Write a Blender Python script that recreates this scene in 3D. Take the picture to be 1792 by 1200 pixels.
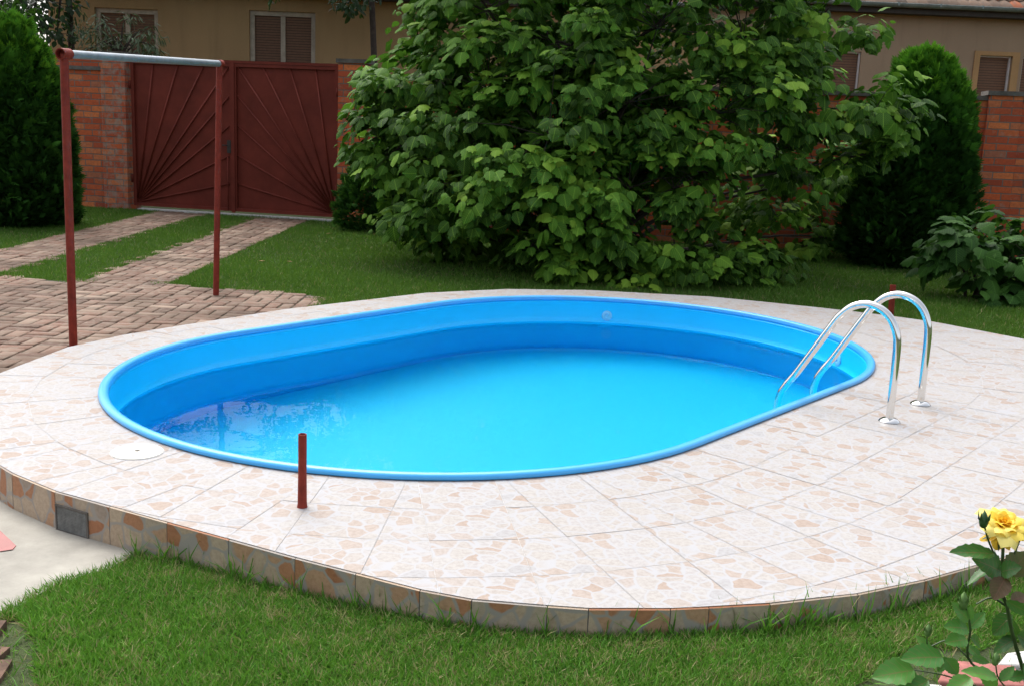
import bpy, math, random
import numpy as np
from mathutils import Matrix, Vector
random.seed(7); rng = np.random.default_rng(7)
for o in list(bpy.data.objects): bpy.data.objects.remove(o)
scene = bpy.context.scene
COL = scene.collection
# ------------------------------------------------------------------ camera
F, PITCH, ROLL, CH = 1900.0, 0.200, 0.042, 1.67
cp, sp, cr, sr = math.cos(PITCH), math.sin(PITCH), math.cos(ROLL), math.sin(ROLL)
FW = np.array([0, cp, -sp]); U0 = np.array([0, sp, cp]); R0 = np.array([1.0, 0, 0])
RT = cr*R0 + sr*U0; UP = -sr*R0 + cr*U0
CAM = np.array([0, 0, CH])
cd = bpy.data.cameras.new('camera'); cam = bpy.data.objects.new('camera', cd); COL.objects.link(cam)
cd.sensor_width = 36; cd.sensor_fit = 'HORIZONTAL'; cd.lens = 36*F/1792; cd.clip_start = 0.05; cd.clip_end = 600
cam.matrix_world = Matrix(((RT[0], UP[0], -FW[0], 0), (RT[1], UP[1], -FW[1], 0), (RT[2], UP[2], -FW[2], CH), (0, 0, 0, 1)))
scene.camera = cam
# ------------------------------------------------------------------ sky, sun, exposure
SUN_EL, SUN_AZ = math.radians(58), math.radians(-28)     # azimuth measured from +y towards +x
world = bpy.data.worlds.new('World'); scene.world = world; world.use_nodes = True
nt = world.node_tree; nt.nodes.clear()
wo = nt.nodes.new('ShaderNodeOutputWorld'); bg = nt.nodes.new('ShaderNodeBackground')
sky = nt.nodes.new('ShaderNodeTexSky'); sky.sky_type = 'NISHITA'; sky.sun_disc = False
sky.sun_elevation = SUN_EL; sky.sun_rotation = SUN_AZ; sky.air_density = 1.0; sky.dust_density = 4.0; sky.ozone_density = 1.0
hs = nt.nodes.new('ShaderNodeHueSaturation'); hs.inputs['Saturation'].default_value = 0.42
nt.links.new(sky.outputs[0], hs.inputs['Color']); nt.links.new(hs.outputs[0], bg.inputs['Color'])
bg.inputs['Strength'].default_value = 0.135
nt.links.new(bg.outputs[0], wo.inputs[0])
sd = bpy.data.lights.new('sun', 'SUN'); sun = bpy.data.objects.new('sun', sd); COL.objects.link(sun)
sd.energy = 1.3; sd.angle = math.radians(50); sd.color = (1.0, 0.975, 0.94)
sdir = Vector((math.sin(SUN_AZ)*math.cos(SUN_EL), math.cos(SUN_AZ)*math.cos(SUN_EL), math.sin(SUN_EL)))
sun.rotation_euler = sdir.to_track_quat('Z', 'Y').to_euler(); sun.location = (0, 0, 30)
vs = scene.view_settings; vs.view_transform = 'Standard'; vs.look = 'None'; vs.gamma = 1; vs.exposure = 1.12
scene.cycles.use_denoising = True
scene.cycles.max_bounces = 20; scene.cycles.diffuse_bounces = 10; scene.cycles.glossy_bounces = 8; scene.cycles.transmission_bounces = 12
scene.cycles.caustics_refractive = True; scene.cycles.caustics_reflective = False
scene.cycles.sample_clamp_indirect = 0

# ------------------------------------------------------------------ helpers
def at(px, py, Y):
    "the point at depth y = Y that the photograph shows at this pixel"
    r = (px-896)*RT - (py-600)*UP + F*FW
    return CAM + r*(Y/r[1])
def gp(px, py, z=0.0):
    r = (px-896)*RT - (py-600)*UP + F*FW
    return CAM + r*((z-CH)/r[2])
def lin(r, g, b):
    f = lambda c: (c/255/12.92) if c/255 <= 0.04045 else ((c/255+0.055)/1.055)**2.4
    return (f(r), f(g), f(b), 1)
def empty(name, loc, label, cat, group=None):
    o = bpy.data.objects.new(name, None); COL.objects.link(o); o.location = Vector([float(v) for v in loc]); o.empty_display_size = .1
    tag(o, label, cat, group); return o
def tag(o, label=None, cat=None, group=None, kind=None):
    if label: o['label'] = label
    if cat: o['category'] = cat
    if group: o['group'] = group
    if kind: o['kind'] = kind
    return o
def root_loc(p):
    while p is not None and p.parent is not None: p = p.parent
    return np.array(p.location) if p is not None else np.zeros(3)
def fast_mesh(name, V, loops, starts, mat, parent=None, loc=None, smooth=False, uv=None, rnd=None):
    V = np.asarray(V, np.float64)
    off = root_loc(parent) if parent is not None else (np.array(loc, float) if loc is not None else np.zeros(3))
    me = bpy.data.meshes.new(name)
    me.vertices.add(len(V)); me.vertices.foreach_set('co', (V-off).astype(np.float32).ravel())
    loops = np.asarray(loops, np.int32); starts = np.asarray(starts, np.int32)
    me.loops.add(len(loops)); me.loops.foreach_set('vertex_index', loops)
    me.polygons.add(len(starts)); me.polygons.foreach_set('loop_start', starts)
    me.polygons.foreach_set('loop_total', np.diff(np.r_[starts, len(loops)]).astype(np.int32))
    me.update(calc_edges=True)
    if uv is not None:
        l = me.uv_layers.new(name='UVMap'); l.data.foreach_set('uv', np.asarray(uv, np.float32).ravel())
    if rnd is not None:
        a = me.attributes.new('rnd', 'FLOAT', 'POINT'); a.data.foreach_set('value', np.asarray(rnd, np.float32))
    if smooth: me.polygons.foreach_set('use_smooth', np.ones(len(starts), bool))
    me.validate()
    me.materials.append(mat)
    o = bpy.data.objects.new(name, me); COL.objects.link(o)
    if parent is not None: o.parent = parent
    elif loc is not None: o.location = Vector([float(v) for v in loc])
    return o
class MB:
    def __init__(s): s.V = []; s.L = []; s.S = []; s.UV = []; s.R = []
    def face(s, pts, uv=None, r=0.5):
        b = len(s.V); s.V += [tuple(float(c) for c in p) for p in pts]; s.S.append(len(s.L)); s.L += list(range(b, b+len(pts)))
        s.UV += (list(uv) if uv is not None else [(p[0], p[1]) for p in pts]); s.R += [r]*len(pts)
    def mesh(s, verts, faces, r=0.5, uvf=None):
        b = len(s.V); s.V += [tuple(float(c) for c in p) for p in verts]; s.R += [r]*len(verts)
        for f in faces:
            s.S.append(len(s.L)); s.L += [b+i for i in f]
            s.UV += [((verts[i][0]+verts[i][1]*.37), verts[i][2]) for i in f] if uvf is None else [uvf(i) for i in f]
    def box(s, P0, d, s0, s1, t0, t1, z0, z1, r=0.5, skip=()):
        "box in a wall frame: s along d, t along the left normal, z up; uv in metres"
        P0 = np.array([P0[0], P0[1], 0.]); d = np.array([d[0], d[1], 0.]); n = np.array([-d[1], d[0], 0.])
        p = lambda a, b, c: P0+d*a+n*b+np.array([0, 0, c])
        Q = [([(s0,t0,z0),(s1,t0,z0),(s1,t0,z1),(s0,t0,z1)], 0, 2), ([(s1,t1,z0),(s0,t1,z0),(s0,t1,z1),(s1,t1,z1)], 0, 2),
             ([(s0,t1,z0),(s0,t0,z0),(s0,t0,z1),(s0,t1,z1)], 1, 2), ([(s1,t0,z0),(s1,t1,z0),(s1,t1,z1),(s1,t0,z1)], 1, 2),
             ([(s0,t0,z1),(s1,t0,z1),(s1,t1,z1),(s0,t1,z1)], 0, 1), ([(s0,t1,z0),(s1,t1,z0),(s1,t0,z0),(s0,t0,z0)], 0, 1)]
        for q, a, b in Q: s.face([p(*c) for c in q], [(c[a], c[b]) for c in q], r)
    def tube(s, path, rad, n=12, caps=True, r=0.5, axis=None):
        path = [np.array(p, float) for p in path]; m = len(path)
        rad = [rad]*m if np.isscalar(rad) else rad
        V = []; ref = None
        for i in range(m):
            t = (path[min(i+1, m-1)]-path[max(i-1, 0)]) if axis is None else np.array(axis, float); t = t/max(np.linalg.norm(t), 1e-9)
            if ref is None: ref = np.cross(t, [0, 0, 1.0]) if abs(t[2]) < .9 else np.cross(t, [1.0, 0, 0])
            ref = ref-t*(ref@t); ref /= max(np.linalg.norm(ref), 1e-9); b = np.cross(t, ref)
            for k in range(n):
                a = 2*math.pi*k/n; V.append(path[i]+rad[i]*(math.cos(a)*ref+math.sin(a)*b))
        Fc = [(i*n+k, i*n+(k+1) % n, (i+1)*n+(k+1) % n, (i+1)*n+k) for i in range(m-1) for k in range(n)]
        if caps: Fc += [tuple(range(n-1, -1, -1)), tuple((m-1)*n+k for k in range(n))]
        s.mesh(V, Fc, r)
    def lathe(s, c, prof, n=24, r=0.5, axis=None):
        V = []
        for (q, z) in prof:
            for k in range(n):
                a = 2*math.pi*k/n; V.append((c[0]+q*math.cos(a), c[1]+q*math.sin(a), c[2]+z))
        m = len(prof)
        Fc = [(i*n+k, i*n+(k+1) % n, (i+1)*n+(k+1) % n, (i+1)*n+k) for i in range(m-1) for k in range(n)]
        Fc += [tuple(range(n-1, -1, -1)), tuple((m-1)*n+k for k in range(n))]
        s.mesh(V, Fc, r)
    def build(s, name, mat, parent=None, loc=None, smooth=False):
        o = fast_mesh(name, s.V, s.L, s.S, mat, parent, loc, smooth, s.UV, s.R)
        if smooth:
            try: o.data.set_sharp_from_angle(angle=math.radians(40))
            except Exception: pass
        return o
def smoothpath(pts, n=6):
    P = [np.array(p, float) for p in pts]; P = [2*P[0]-P[1]]+P+[2*P[-1]-P[-2]]; out = []
    for i in range(1, len(P)-2):
        for k in range(n):
            t = k/n; a, b, c, d = P[i-1], P[i], P[i+1], P[i+2]
            out.append(.5*((2*b)+(-a+c)*t+(2*a-5*b+4*c-d)*t*t+(-a+3*b-3*c+d)*t**3))
    out.append(P[-2]); return out
def inst(tv, tf, pos, X, Yd, Z, size, rnd):
    "many copies of a small template merged into one array mesh (leaves, blades)"
    tv = np.asarray(tv, float); N = len(pos)
    V = pos[:, None]+size[:, None, None]*(tv[None, :, 0:1]*X[:, None]+tv[None, :, 1:2]*Yd[:, None]+tv[None, :, 2:3]*Z[:, None])
    L = []; S = []; c = 0
    for f in tf: S.append(c); L += list(f); c += len(f)
    L = np.array(L); S = np.array(S)
    LL = (L[None]+np.arange(N)[:, None]*len(tv)).ravel(); SS = (S[None]+np.arange(N)[:, None]*len(L)).ravel()
    return V.reshape(-1, 3), LL, SS, np.repeat(rnd, len(tv)), np.tile(tv[L][:, :2], (N, 1))
def nrm(a): return a/np.maximum(np.linalg.norm(a, axis=-1, keepdims=True), 1e-9)
def edge_d(p, a, b): a = np.array(a); b = np.array(b); e = b-a; t = min(1, max(0, (p-a)@e/(e@e))); return float(np.linalg.norm(p-a-e*t))
def grow_(poly, e): c = np.mean(poly, 0); q = np.array(poly)-c; return c+q*(1+e/np.linalg.norm(q, axis=1, keepdims=True))
def inpoly(P, poly):
    x, y = P[:, 0], P[:, 1]; poly = np.asarray(poly); r = np.zeros(len(P), bool); j = len(poly)-1
    for i in range(len(poly)):
        xi, yi = poly[i][:2]; xj, yj = poly[j][:2]
        c = ((yi > y) != (yj > y)) & (x < (xj-xi)*(y-yi)/(yj-yi+1e-12)+xi); r ^= c; j = i
    return r

# ------------------------------------------------------------------ materials
def newmat(name):
    m = bpy.data.materials.new(name); m.use_nodes = True; t = m.node_tree; b = t.nodes['Principled BSDF']; return m, t, b
def N(t, k, **kw):
    n = t.nodes.new(k)
    for a, v in kw.items():
        if a.startswith('i_'): n.inputs[a[2:].replace('_', ' ')].default_value = v
        else: setattr(n, a, v)
    return n
def ramp(t, src, stops, interp='LINEAR'):
    n = t.nodes.new('ShaderNodeValToRGB'); e = n.color_ramp.elements; n.color_ramp.interpolation = interp
    while len(e) > 1: e.remove(e[-1])
    e[0].position, e[0].color = stops[0]
    for p, c in stops[1:]: k = e.new(p); k.color = c
    t.links.new(src, n.inputs[0]); return n.outputs[0]
def mix(t, fac, a, b, mode='MIX'):
    n = t.nodes.new('ShaderNodeMix'); n.data_type = 'RGBA'; n.blend_type = mode
    for i, v in ((0, fac), (6, a), (7, b)):
        if hasattr(v, 'links') or isinstance(v, bpy.types.NodeSocket): t.links.new(v, n.inputs[i])
        else: n.inputs[i].default_value = v
    return n.outputs[2]
def coord(t, kind='Object', scale=None):
    c = t.nodes.new('ShaderNodeTexCoord')
    if scale is None: return c.outputs[kind]
    m = t.nodes.new('ShaderNodeMapping'); m.inputs['Scale'].default_value = scale; t.links.new(c.outputs[kind], m.inputs[0]); return m.outputs[0]
def noise(t, vec, scale, detail=4, rough=.55):
    n = N(t, 'ShaderNodeTexNoise'); n.inputs['Scale'].default_value = scale; n.inputs['Detail'].default_value = detail; n.inputs['Roughness'].default_value = rough
    t.links.new(vec, n.inputs['Vector']); return n.outputs[0]
def bump(t, b, h, strength=.3, dist=.01):
    n = t.nodes.new('ShaderNodeBump'); n.inputs['Strength'].default_value = strength; n.inputs['Distance'].default_value = dist
    t.links.new(h, n.inputs['Height']); t.links.new(n.outputs[0], b.inputs['Normal']); return n
def attr(t, name='rnd'):
    n = t.nodes.new('ShaderNodeAttribute'); n.attribute_name = name; return n.outputs['Fac']
def math_(t, op, a, b=None):
    n = t.nodes.new('ShaderNodeMath'); n.operation = op
    for i, v in ((0, a), (1, b)):
        if v is None: continue
        if isinstance(v, (int, float)): n.inputs[i].default_value = v
        else: t.links.new(v, n.inputs[i])
    return n.outputs[0]

def mat_plain(name, c, rough=.5, var=.12, ns=8, metallic=0, bstr=0.1, bscale=60, spec=.5):
    m, t, b = newmat(name); o = coord(t); b.inputs['Specular IOR Level'].default_value = spec
    f = noise(t, o, ns); dark = tuple(x*(1-var*2) for x in c[:3])+(1,); lite = tuple(min(1, x*(1+var)) for x in c[:3])+(1,)
    t.links.new(ramp(t, noise(t, o, ns, 7, .68), [(.3, dark), (.7, lite)]), b.inputs['Base Color'])
    b.inputs['Roughness'].default_value = rough; b.inputs['Metallic'].default_value = metallic
    if bstr: bump(t, b, noise(t, o, bscale, 3), bstr, .004)
    return m
def mat_leaf(name, stops, rough=.45, trans=.22, tint=(.12, .3, .03, 1), spec=.35, vein=True):
    m, t, b = newmat(name)
    a = attr(t); c = ramp(t, a, stops)
    n2 = noise(t, coord(t), 3.0, 2); c = mix(t, math_(t, 'MULTIPLY', n2, .35), c, (stops[0][1][0]*.8, stops[0][1][1]*.8, stops[0][1][2]*.8, 1))
    if vein:
        uv = N(t, 'ShaderNodeTexCoord').outputs['UV']; sx = N(t, 'ShaderNodeSeparateXYZ'); t.links.new(uv, sx.inputs[0])
        ax = math_(t, 'ABSOLUTE', sx.outputs[0]); k = math_(t, 'ADD', math_(t, 'MULTIPLY', sx.outputs[1], 7.0), math_(t, 'MULTIPLY', ax, -6.0))
        fr = math_(t, 'FRACT', k); w = math_(t, 'MINIMUM', math_(t, 'LESS_THAN', fr, .1), 1.0); mid = math_(t, 'LESS_THAN', ax, .015)
        v = math_(t, 'MULTIPLY', math_(t, 'MAXIMUM', w, mid), .35)
        c = mix(t, v, c, tuple(min(1, x*1.9+.01) for x in stops[-1][1][:3])+(1,))
    t.links.new(c, b.inputs['Base Color']); b.inputs['Roughness'].default_value = rough; b.inputs['Specular IOR Level'].default_value = spec
    tr = N(t, 'ShaderNodeBsdfTranslucent'); mx = N(t, 'ShaderNodeMixShader'); mx.inputs[0].default_value = trans
    tc = mix(t, .5, c, tint, 'MIX'); t.links.new(tc, tr.inputs[0])
    t.links.new(b.outputs[0], mx.inputs[1]); t.links.new(tr.outputs[0], mx.inputs[2]); t.links.new(mx.outputs[0], t.nodes['Material Output'].inputs[0])
    return m
PALE = [(0, (.60, .565, .52, 1)), (.22, (.575, .49, .42, 1)), (.36, (.605, .58, .545, 1)), (.54, (.58, .515, .46, 1)), (.62, (.60, .575, .55, 1)), (.78, (.585, .54, .49, 1)), (.88, (.55, .445, .365, 1)), (.95, (.55, .54, .53, 1))]
SHADED = [(0, (.52, .45, .36, 1)), (.2, (.46, .25, .15, 1)), (.36, (.50, .42, .33, 1)), (.5, (.42, .21, .12, 1)), (.62, (.47, .42, .35, 1)), (.78, (.50, .34, .23, 1)), (.9, (.38, .34, .30, 1))]  # darker stone colours that carry the kerb's shade
def mat_tile(name='stone_print_tile', tint=(.685, .685, .70, 1), spec=.14, pal=PALE, line=(.575, .57, .57, 1), vs_=13.5):
    m, t, b = newmat(name)
    uv = N(t, 'ShaderNodeTexCoord').outputs['UV']
    def vor(feat):
        v = N(t, 'ShaderNodeTexVoronoi', feature=feat); v.inputs['Scale'].default_value = vs_; v.inputs['Randomness'].default_value = .9; t.links.new(uvd, v.inputs['Vector']); return v
    nz = N(t, 'ShaderNodeTexNoise'); nz.inputs['Scale'].default_value = 14; t.links.new(uv, nz.inputs['Vector'])
    add = N(t, 'ShaderNodeVectorMath', operation='MULTIPLY_ADD'); t.links.new(nz.outputs['Color'], add.inputs[0]); add.inputs[1].default_value = (.035, .035, 0); t.links.new(uv, add.inputs[2]); uvd = add.outputs[0]
    v1 = vor('F1'); v2 = vor('DISTANCE_TO_EDGE')
    s = N(t, 'ShaderNodeSeparateColor'); t.links.new(v1.outputs['Color'], s.inputs[0])
    stone = ramp(t, s.outputs[0], pal, 'CONSTANT')
    g = noise(t, uv, 55, 5, .7); stone = mix(t, ramp(t, g, [(.42, (0, 0, 0, 1)), (.62, (1, 1, 1, 1))]), stone, mix(t, 1.0, stone, (.84, .82, .80, 1), 'MULTIPLY'))
    e = ramp(t, v2.outputs[0], [(.03, (1, 1, 1, 1)), (.075, (0, 0, 0, 1))])
    c = mix(t, e, stone, line)
    big = noise(t, coord(t), 1.7, 3); c = mix(t, math_(t, 'MULTIPLY', big, .22), c, mix(t, 1.0, c, (.80, .79, .78, 1), 'MULTIPLY'))
    dirt = noise(t, coord(t), 9, 5, .7); c = mix(t, ramp(t, dirt, [(.6, (0, 0, 0, 1)), (.75, (.35, .35, .35, 1))]), c, (.42, .39, .34, 1))
    c = mix(t, 1.0, c, tint, 'MULTIPLY')
    t.links.new(c, b.inputs['Base Color']); b.inputs['Roughness'].default_value = .45; b.inputs['Specular IOR Level'].default_value = spec
    bump(t, b, math_(t, 'ADD', v2.outputs[0], math_(t, 'MULTIPLY', g, .15)), .25, .003)
    return m
def mat_brick(name='old_brick', wear=.0):
    m, t, b = newmat(name); uv = N(t, 'ShaderNodeTexCoord').outputs['UV']
    nz = N(t, 'ShaderNodeTexNoise'); nz.inputs['Scale'].default_value = 9; nz.inputs['Detail'].default_value = 3; t.links.new(uv, nz.inputs['Vector'])
    add = N(t, 'ShaderNodeVectorMath', operation='MULTIPLY_ADD'); t.links.new(nz.outputs['Color'], add.inputs[0]); add.inputs[1].default_value = (.018, .018, 0); t.links.new(uv, add.inputs[2])
    br = N(t, 'ShaderNodeTexBrick'); t.links.new(add.outputs[0], br.inputs['Vector'])
    br.inputs['Scale'].default_value = 1; br.inputs['Brick Width'].default_value = .29; br.inputs['Row Height'].default_value = .098; br.inputs['Mortar Size'].default_value = .0085; br.inputs['Mortar Smooth'].default_value = .35
    br.inputs['Color1'].default_value = (0, 0, 0, 1); br.inputs['Color2'].default_value = (1, 1, 1, 1); br.inputs['Mortar'].default_value = (.5, .5, .5, 1); br.offset = .5
    bc = ramp(t, br.outputs['Color'], [(0, (.36, .055, .020, 1)), (.35, (.60, .115, .030, 1)), (.6, (.45, .075, .024, 1)), (.85, (.70, .19, .055, 1)), (1, (.38, .13, .07, 1))])
    n1 = noise(t, uv, 25, 5, .7); bc = mix(t, ramp(t, n1, [(.4, (0, 0, 0, 1)), (.8, (.7, .7, .7, 1))]), bc, (.20, .055, .03, 1))
    n2 = noise(t, uv, 5, 4, .65); mc = mix(t, n2, (.07, .055, .045, 1), (.26, .22, .18, 1))
    c = mix(t, br.outputs['Fac'], bc, mc)
    sm = noise(t, uv, 7, 6, .75); c = mix(t, ramp(t, sm, [(.56-wear, (0, 0, 0, 1)), (.72-wear, (.75, .75, .75, 1))]), c, (.30, .25, .20, 1))
    dk = noise(t, coord(t), 1.1, 4, .6); c = mix(t, ramp(t, dk, [(.52, (0, 0, 0, 1)), (.78, (.5, .5, .5, 1))]), c, (.07, .045, .035, 1))
    t.links.new(c, b.inputs['Base Color']); b.inputs['Roughness'].default_value = .9
    h = math_(t, 'SUBTRACT', math_(t, 'MULTIPLY', n1, .4), br.outputs['Fac']); bump(t, b, h, .8, .012)
    return m
def mat_stucco(name, c, grit=.35):
    m, t, b = newmat(name); o = coord(t)
    a = noise(t, o, 90, 4, .8); k = ramp(t, a, [(.38, tuple(x*(1-grit) for x in c[:3])+(1,)), (.62, tuple(x*(1+grit*.6) for x in c[:3])+(1,))])
    bigc = noise(t, o, .8, 5, .6); k = mix(t, ramp(t, bigc, [(.4, (0, 0, 0, 1)), (.7, (.5, .5, .5, 1))]), k, tuple(x*.72 for x in c[:3])+(1,))
    st = N(t, 'ShaderNodeMapping'); st.inputs['Scale'].default_value = (3, 3, .4); t.links.new(o, st.inputs[0]); sn = noise(t, st.outputs[0], 1.5, 4)
    k = mix(t, ramp(t, sn, [(.5, (0, 0, 0, 1)), (.75, (.35, .35, .35, 1))]), k, (c[0]*.55, c[1]*.55, c[2]*.55, 1))
    t.links.new(k, b.inputs['Base Color']); b.inputs['Roughness'].default_value = .95; bump(t, b, a, .6, .01); return m
def mat_water():
    m, t, b = newmat('pool_water'); t.nodes.remove(b)
    g = N(t, 'ShaderNodeBsdfRefraction'); g.inputs['IOR'].default_value = 1.333; g.inputs['Roughness'].default_value = 0; g.inputs['Color'].default_value = (.90, 1, 1, 1)
    gl = N(t, 'ShaderNodeBsdfGlossy'); gl.inputs['Roughness'].default_value = 0; fr = N(t, 'ShaderNodeFresnel'); fr.inputs['IOR'].default_value = 1.333; ge = N(t, 'ShaderNodeNewGeometry')
    o = coord(t, 'Object', (1, 1, 1)); n1 = noise(t, o, 2.2, 3, .5); n2 = noise(t, o, 11, 2, .5)
    bp = N(t, 'ShaderNodeBump'); bp.inputs['Strength'].default_value = 1; bp.inputs['Distance'].default_value = .0016
    t.links.new(math_(t, 'ADD', n1, math_(t, 'MULTIPLY', n2, .12)), bp.inputs['Height'])
    for q in (g, gl, fr): t.links.new(bp.outputs[0], q.inputs['Normal'])
    k = math_(t, 'MULTIPLY', fr.outputs[0], math_(t, 'ADD', math_(t, 'MULTIPLY', ge.outputs['Backfacing'], .72), .28))
    mx = N(t, 'ShaderNodeMixShader'); t.links.new(k, mx.inputs[0]); t.links.new(g.outputs[0], mx.inputs[1]); t.links.new(gl.outputs[0], mx.inputs[2])
    t.links.new(mx.outputs[0], t.nodes['Material Output'].inputs[0]); return m
def mat_grass(name, stops):
    return mat_leaf(name, stops, .55, .25, (.16, .30, .03, 1), .25, vein=False)

M_tile = mat_tile(); M_kerb = mat_tile('shaded_kerb_tile', (.90, .80, .72, 1), .12, SHADED, (.36, .36, .35, 1), 10.5)  # kerb is the deck tile again, its side's shade put into darker, warmer colours
M_grout = mat_plain('grout', (.56, .55, .54, 1), .9, .15, 30)
M_floor = mat_plain('light_blue_vinyl_floor', (0, .63, 1.0, 1), .4, 0, 2, bstr=0)
M_vinyl = mat_plain('blue_vinyl_liner', (.002, .57, .98, 1), .38, .02, 3, bstr=0)
M_rim = mat_plain('blue_rim_plastic', (.06, .40, .82, 1), .3, .03, 5, bstr=0)
M_steel, _t, _b = newmat('polished_steel'); _b.inputs['Metallic'].default_value = 1; _b.inputs['Roughness'].default_value = .07; _b.inputs['Base Color'].default_value = (.78, .77, .74, 1)
M_white = mat_plain('white_plastic', (.82, .80, .70, 1), .4, .04, 6)
M_red = mat_plain('red_oxide_paint', (.24, .034, .02, 1), .6, .18, 18, spec=.2, bstr=.3, bscale=40)
M_gate = mat_plain('red_brown_gate_paint', (.165, .030, .019, 1), .6, .16, 2.5, spec=.15, bstr=.2, bscale=12)
M_galv = mat_plain('galvanised_steel', (.36, .40, .43, 1), .42, .12, 12, metallic=.5)
M_brick = mat_brick(); M_brickw = mat_brick('worn_brick', .11)
M_cap = mat_plain('weathered_concrete', (.13, .115, .10, 1), .95, .25, 9, bstr=.6)
M_conc = mat_plain('pale_concrete', (.33, .31, .265, 1), .9, .16, 3.5, bstr=.35, bscale=90)
M_soil = mat_plain('dark_soil', (.035, .026, .018, 1), 1, .3, 14, bstr=.8, bscale=50)
M_mud = mat_plain('muddy_brick', (.13, .075, .048, 1), .95, .35, 14, bstr=.8, bscale=25)
M_bark = mat_plain('bark', (.055, .042, .032, 1), .95, .3, 14, bstr=.9, bscale=30)
M_stuccoL = mat_stucco('tan_stucco', (.42, .285, .14, 1)); M_stuccoR = mat_stucco('grey_brown_stucco', (.36, .265, .175, 1))
M_ochre = mat_stucco('ochre_render', (.44, .27, .12, 1), .2)
M_frame = mat_plain('old_white_window_paint', (.42, .37, .29, 1), .7, .15, 9)
M_frame2 = mat_plain('white_window_paint', (.6, .6, .6, 1), .6, .1, 9)
M_zinc = mat_plain('aged_zinc', (.20, .25, .25, 1), .5, .2, 6, metallic=.3)
M_dark = mat_plain('dark_pipe', (.035, .03, .025, 1), .7, .2, 9)
M_mesh = mat_plain('grey_vent_plastic', (.24, .235, .22, 1), .7, .2, 30)
def mat_shutter():
    m, t, b = newmat('brown_roller_shutter'); uv = N(t, 'ShaderNodeTexCoord').outputs['UV']; s = N(t, 'ShaderNodeSeparateXYZ'); t.links.new(uv, s.inputs[0])
    f = math_(t, 'FRACT', math_(t, 'MULTIPLY', s.outputs[1], 20)); n = noise(t, uv, 20, 3)
    c = mix(t, n, (.11, .055, .028, 1), (.19, .10, .055, 1)); c = mix(t, math_(t, 'LESS_THAN', f, .18), c, (.03, .018, .012, 1))
    t.links.new(c, b.inputs['Base Color']); b.inputs['Roughness'].default_value = .6; bump(t, b, f, .5, .01); return m
M_shut = mat_shutter()
def mat_roof():
    m, t, b = newmat('clay_roof_tile'); a = attr(t); c = ramp(t, a, [(0, (.13, .09, .065, 1)), (.4, (.24, .15, .10, 1)), (.8, (.30, .20, .14, 1)), (.95, (.45, .13, .05, 1))])
    n = noise(t, coord(t), 12, 5, .7); c = mix(t, ramp(t, n, [(.4, (0, 0, 0, 1)), (.7, (.7, .7, .7, 1))]), c, (.16, .14, .12, 1)); t.links.new(c, b.inputs['Base Color']); b.inputs['Roughness'].default_value = .95; return m
M_roof = mat_roof()
def mat_paver():
    m, t, b = newmat('reclaimed_brick_paver'); a = attr(t)
    c = ramp(t, a, [(0, (.09, .044, .028, 1)), (.2, (.22, .11, .075, 1)), (.45, (.27, .17, .125, 1)), (.65, (.13, .062, .04, 1)), (.85, (.38, .28, .215, 1)), (1, (.12, .052, .03, 1))])
    o = coord(t); n = noise(t, o, 16, 6, .75); c = mix(t, ramp(t, n, [(.42, (0, 0, 0, 1)), (.65, (.75, .75, .75, 1))]), c, (.30, .26, .21, 1))
    n2 = noise(t, o, 1.3, 4, .6); c = mix(t, ramp(t, n2, [(.45, (0, 0, 0, 1)), (.68, (.8, .8, .8, 1))]), c, (.085, .052, .030, 1))
    c = mix(t, 1.0, c, (.78, .74, .69, 1), 'MULTIPLY'); t.links.new(c, b.inputs['Base Color']); b.inputs['Roughness'].default_value = .9; bump(t, b, n, .5, .006); return m
M_paver = mat_paver()
def mat_lawn():
    m, t, b = newmat('lawn_earth'); o = coord(t); n = noise(t, o, 7, 6, .7); n2 = noise(t, o, 60, 4, .7)
    c = ramp(t, n, [(.35, (.045, .06, .018, 1)), (.6, (.07, .10, .025, 1)), (.75, (.12, .095, .045, 1))]); c = mix(t, math_(t, 'MULTIPLY', n2, .5), c, (.02, .03, .01, 1))
    t.links.new(c, b.inputs['Base Color']); b.inputs['Roughness'].default_value = 1; bump(t, b, n2, .8, .02); return m
M_lawn = mat_lawn()
M_grass = mat_grass('grass_blade', [(0, (.045, .14, .016, 1)), (.35, (.105, .28, .028, 1)), (.7, (.18, .41, .045, 1)), (.88, (.30, .53, .09, 1)), (.9, (.36, .29, .14, 1)), (1, (.50, .40, .22, 1))])
M_grassfar = mat_grass('lawn_blade', [(0, (.05, .12, .014, 1)), (.4, (.09, .20, .022, 1)), (.8, (.14, .27, .035, 1)), (.92, (.18, .31, .05, 1)), (.94, (.34, .28, .13, 1)), (1, (.42, .34, .17, 1))])
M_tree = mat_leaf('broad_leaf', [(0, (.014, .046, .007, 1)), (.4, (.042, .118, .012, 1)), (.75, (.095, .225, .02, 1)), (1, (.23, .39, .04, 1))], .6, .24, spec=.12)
M_bush = mat_leaf('bush_leaf', [(0, (.012, .038, .007, 1)), (.5, (.024, .075, .010, 1)), (1, (.06, .15, .02, 1))], .6, .2, spec=.12)
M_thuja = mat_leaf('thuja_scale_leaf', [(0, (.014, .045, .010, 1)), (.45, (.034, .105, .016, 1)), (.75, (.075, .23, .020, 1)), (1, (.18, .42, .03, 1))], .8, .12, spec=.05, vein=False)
M_street = mat_leaf('street_tree_leaf', [(0, (.012, .028, .008, 1)), (1, (.03, .07, .015, 1))], .5, .15, vein=False)
M_silver = mat_leaf('silvery_leaf', [(0, (.05, .075, .04, 1)), (1, (.16, .21, .11, 1))], .6, .15, vein=False)
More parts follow.
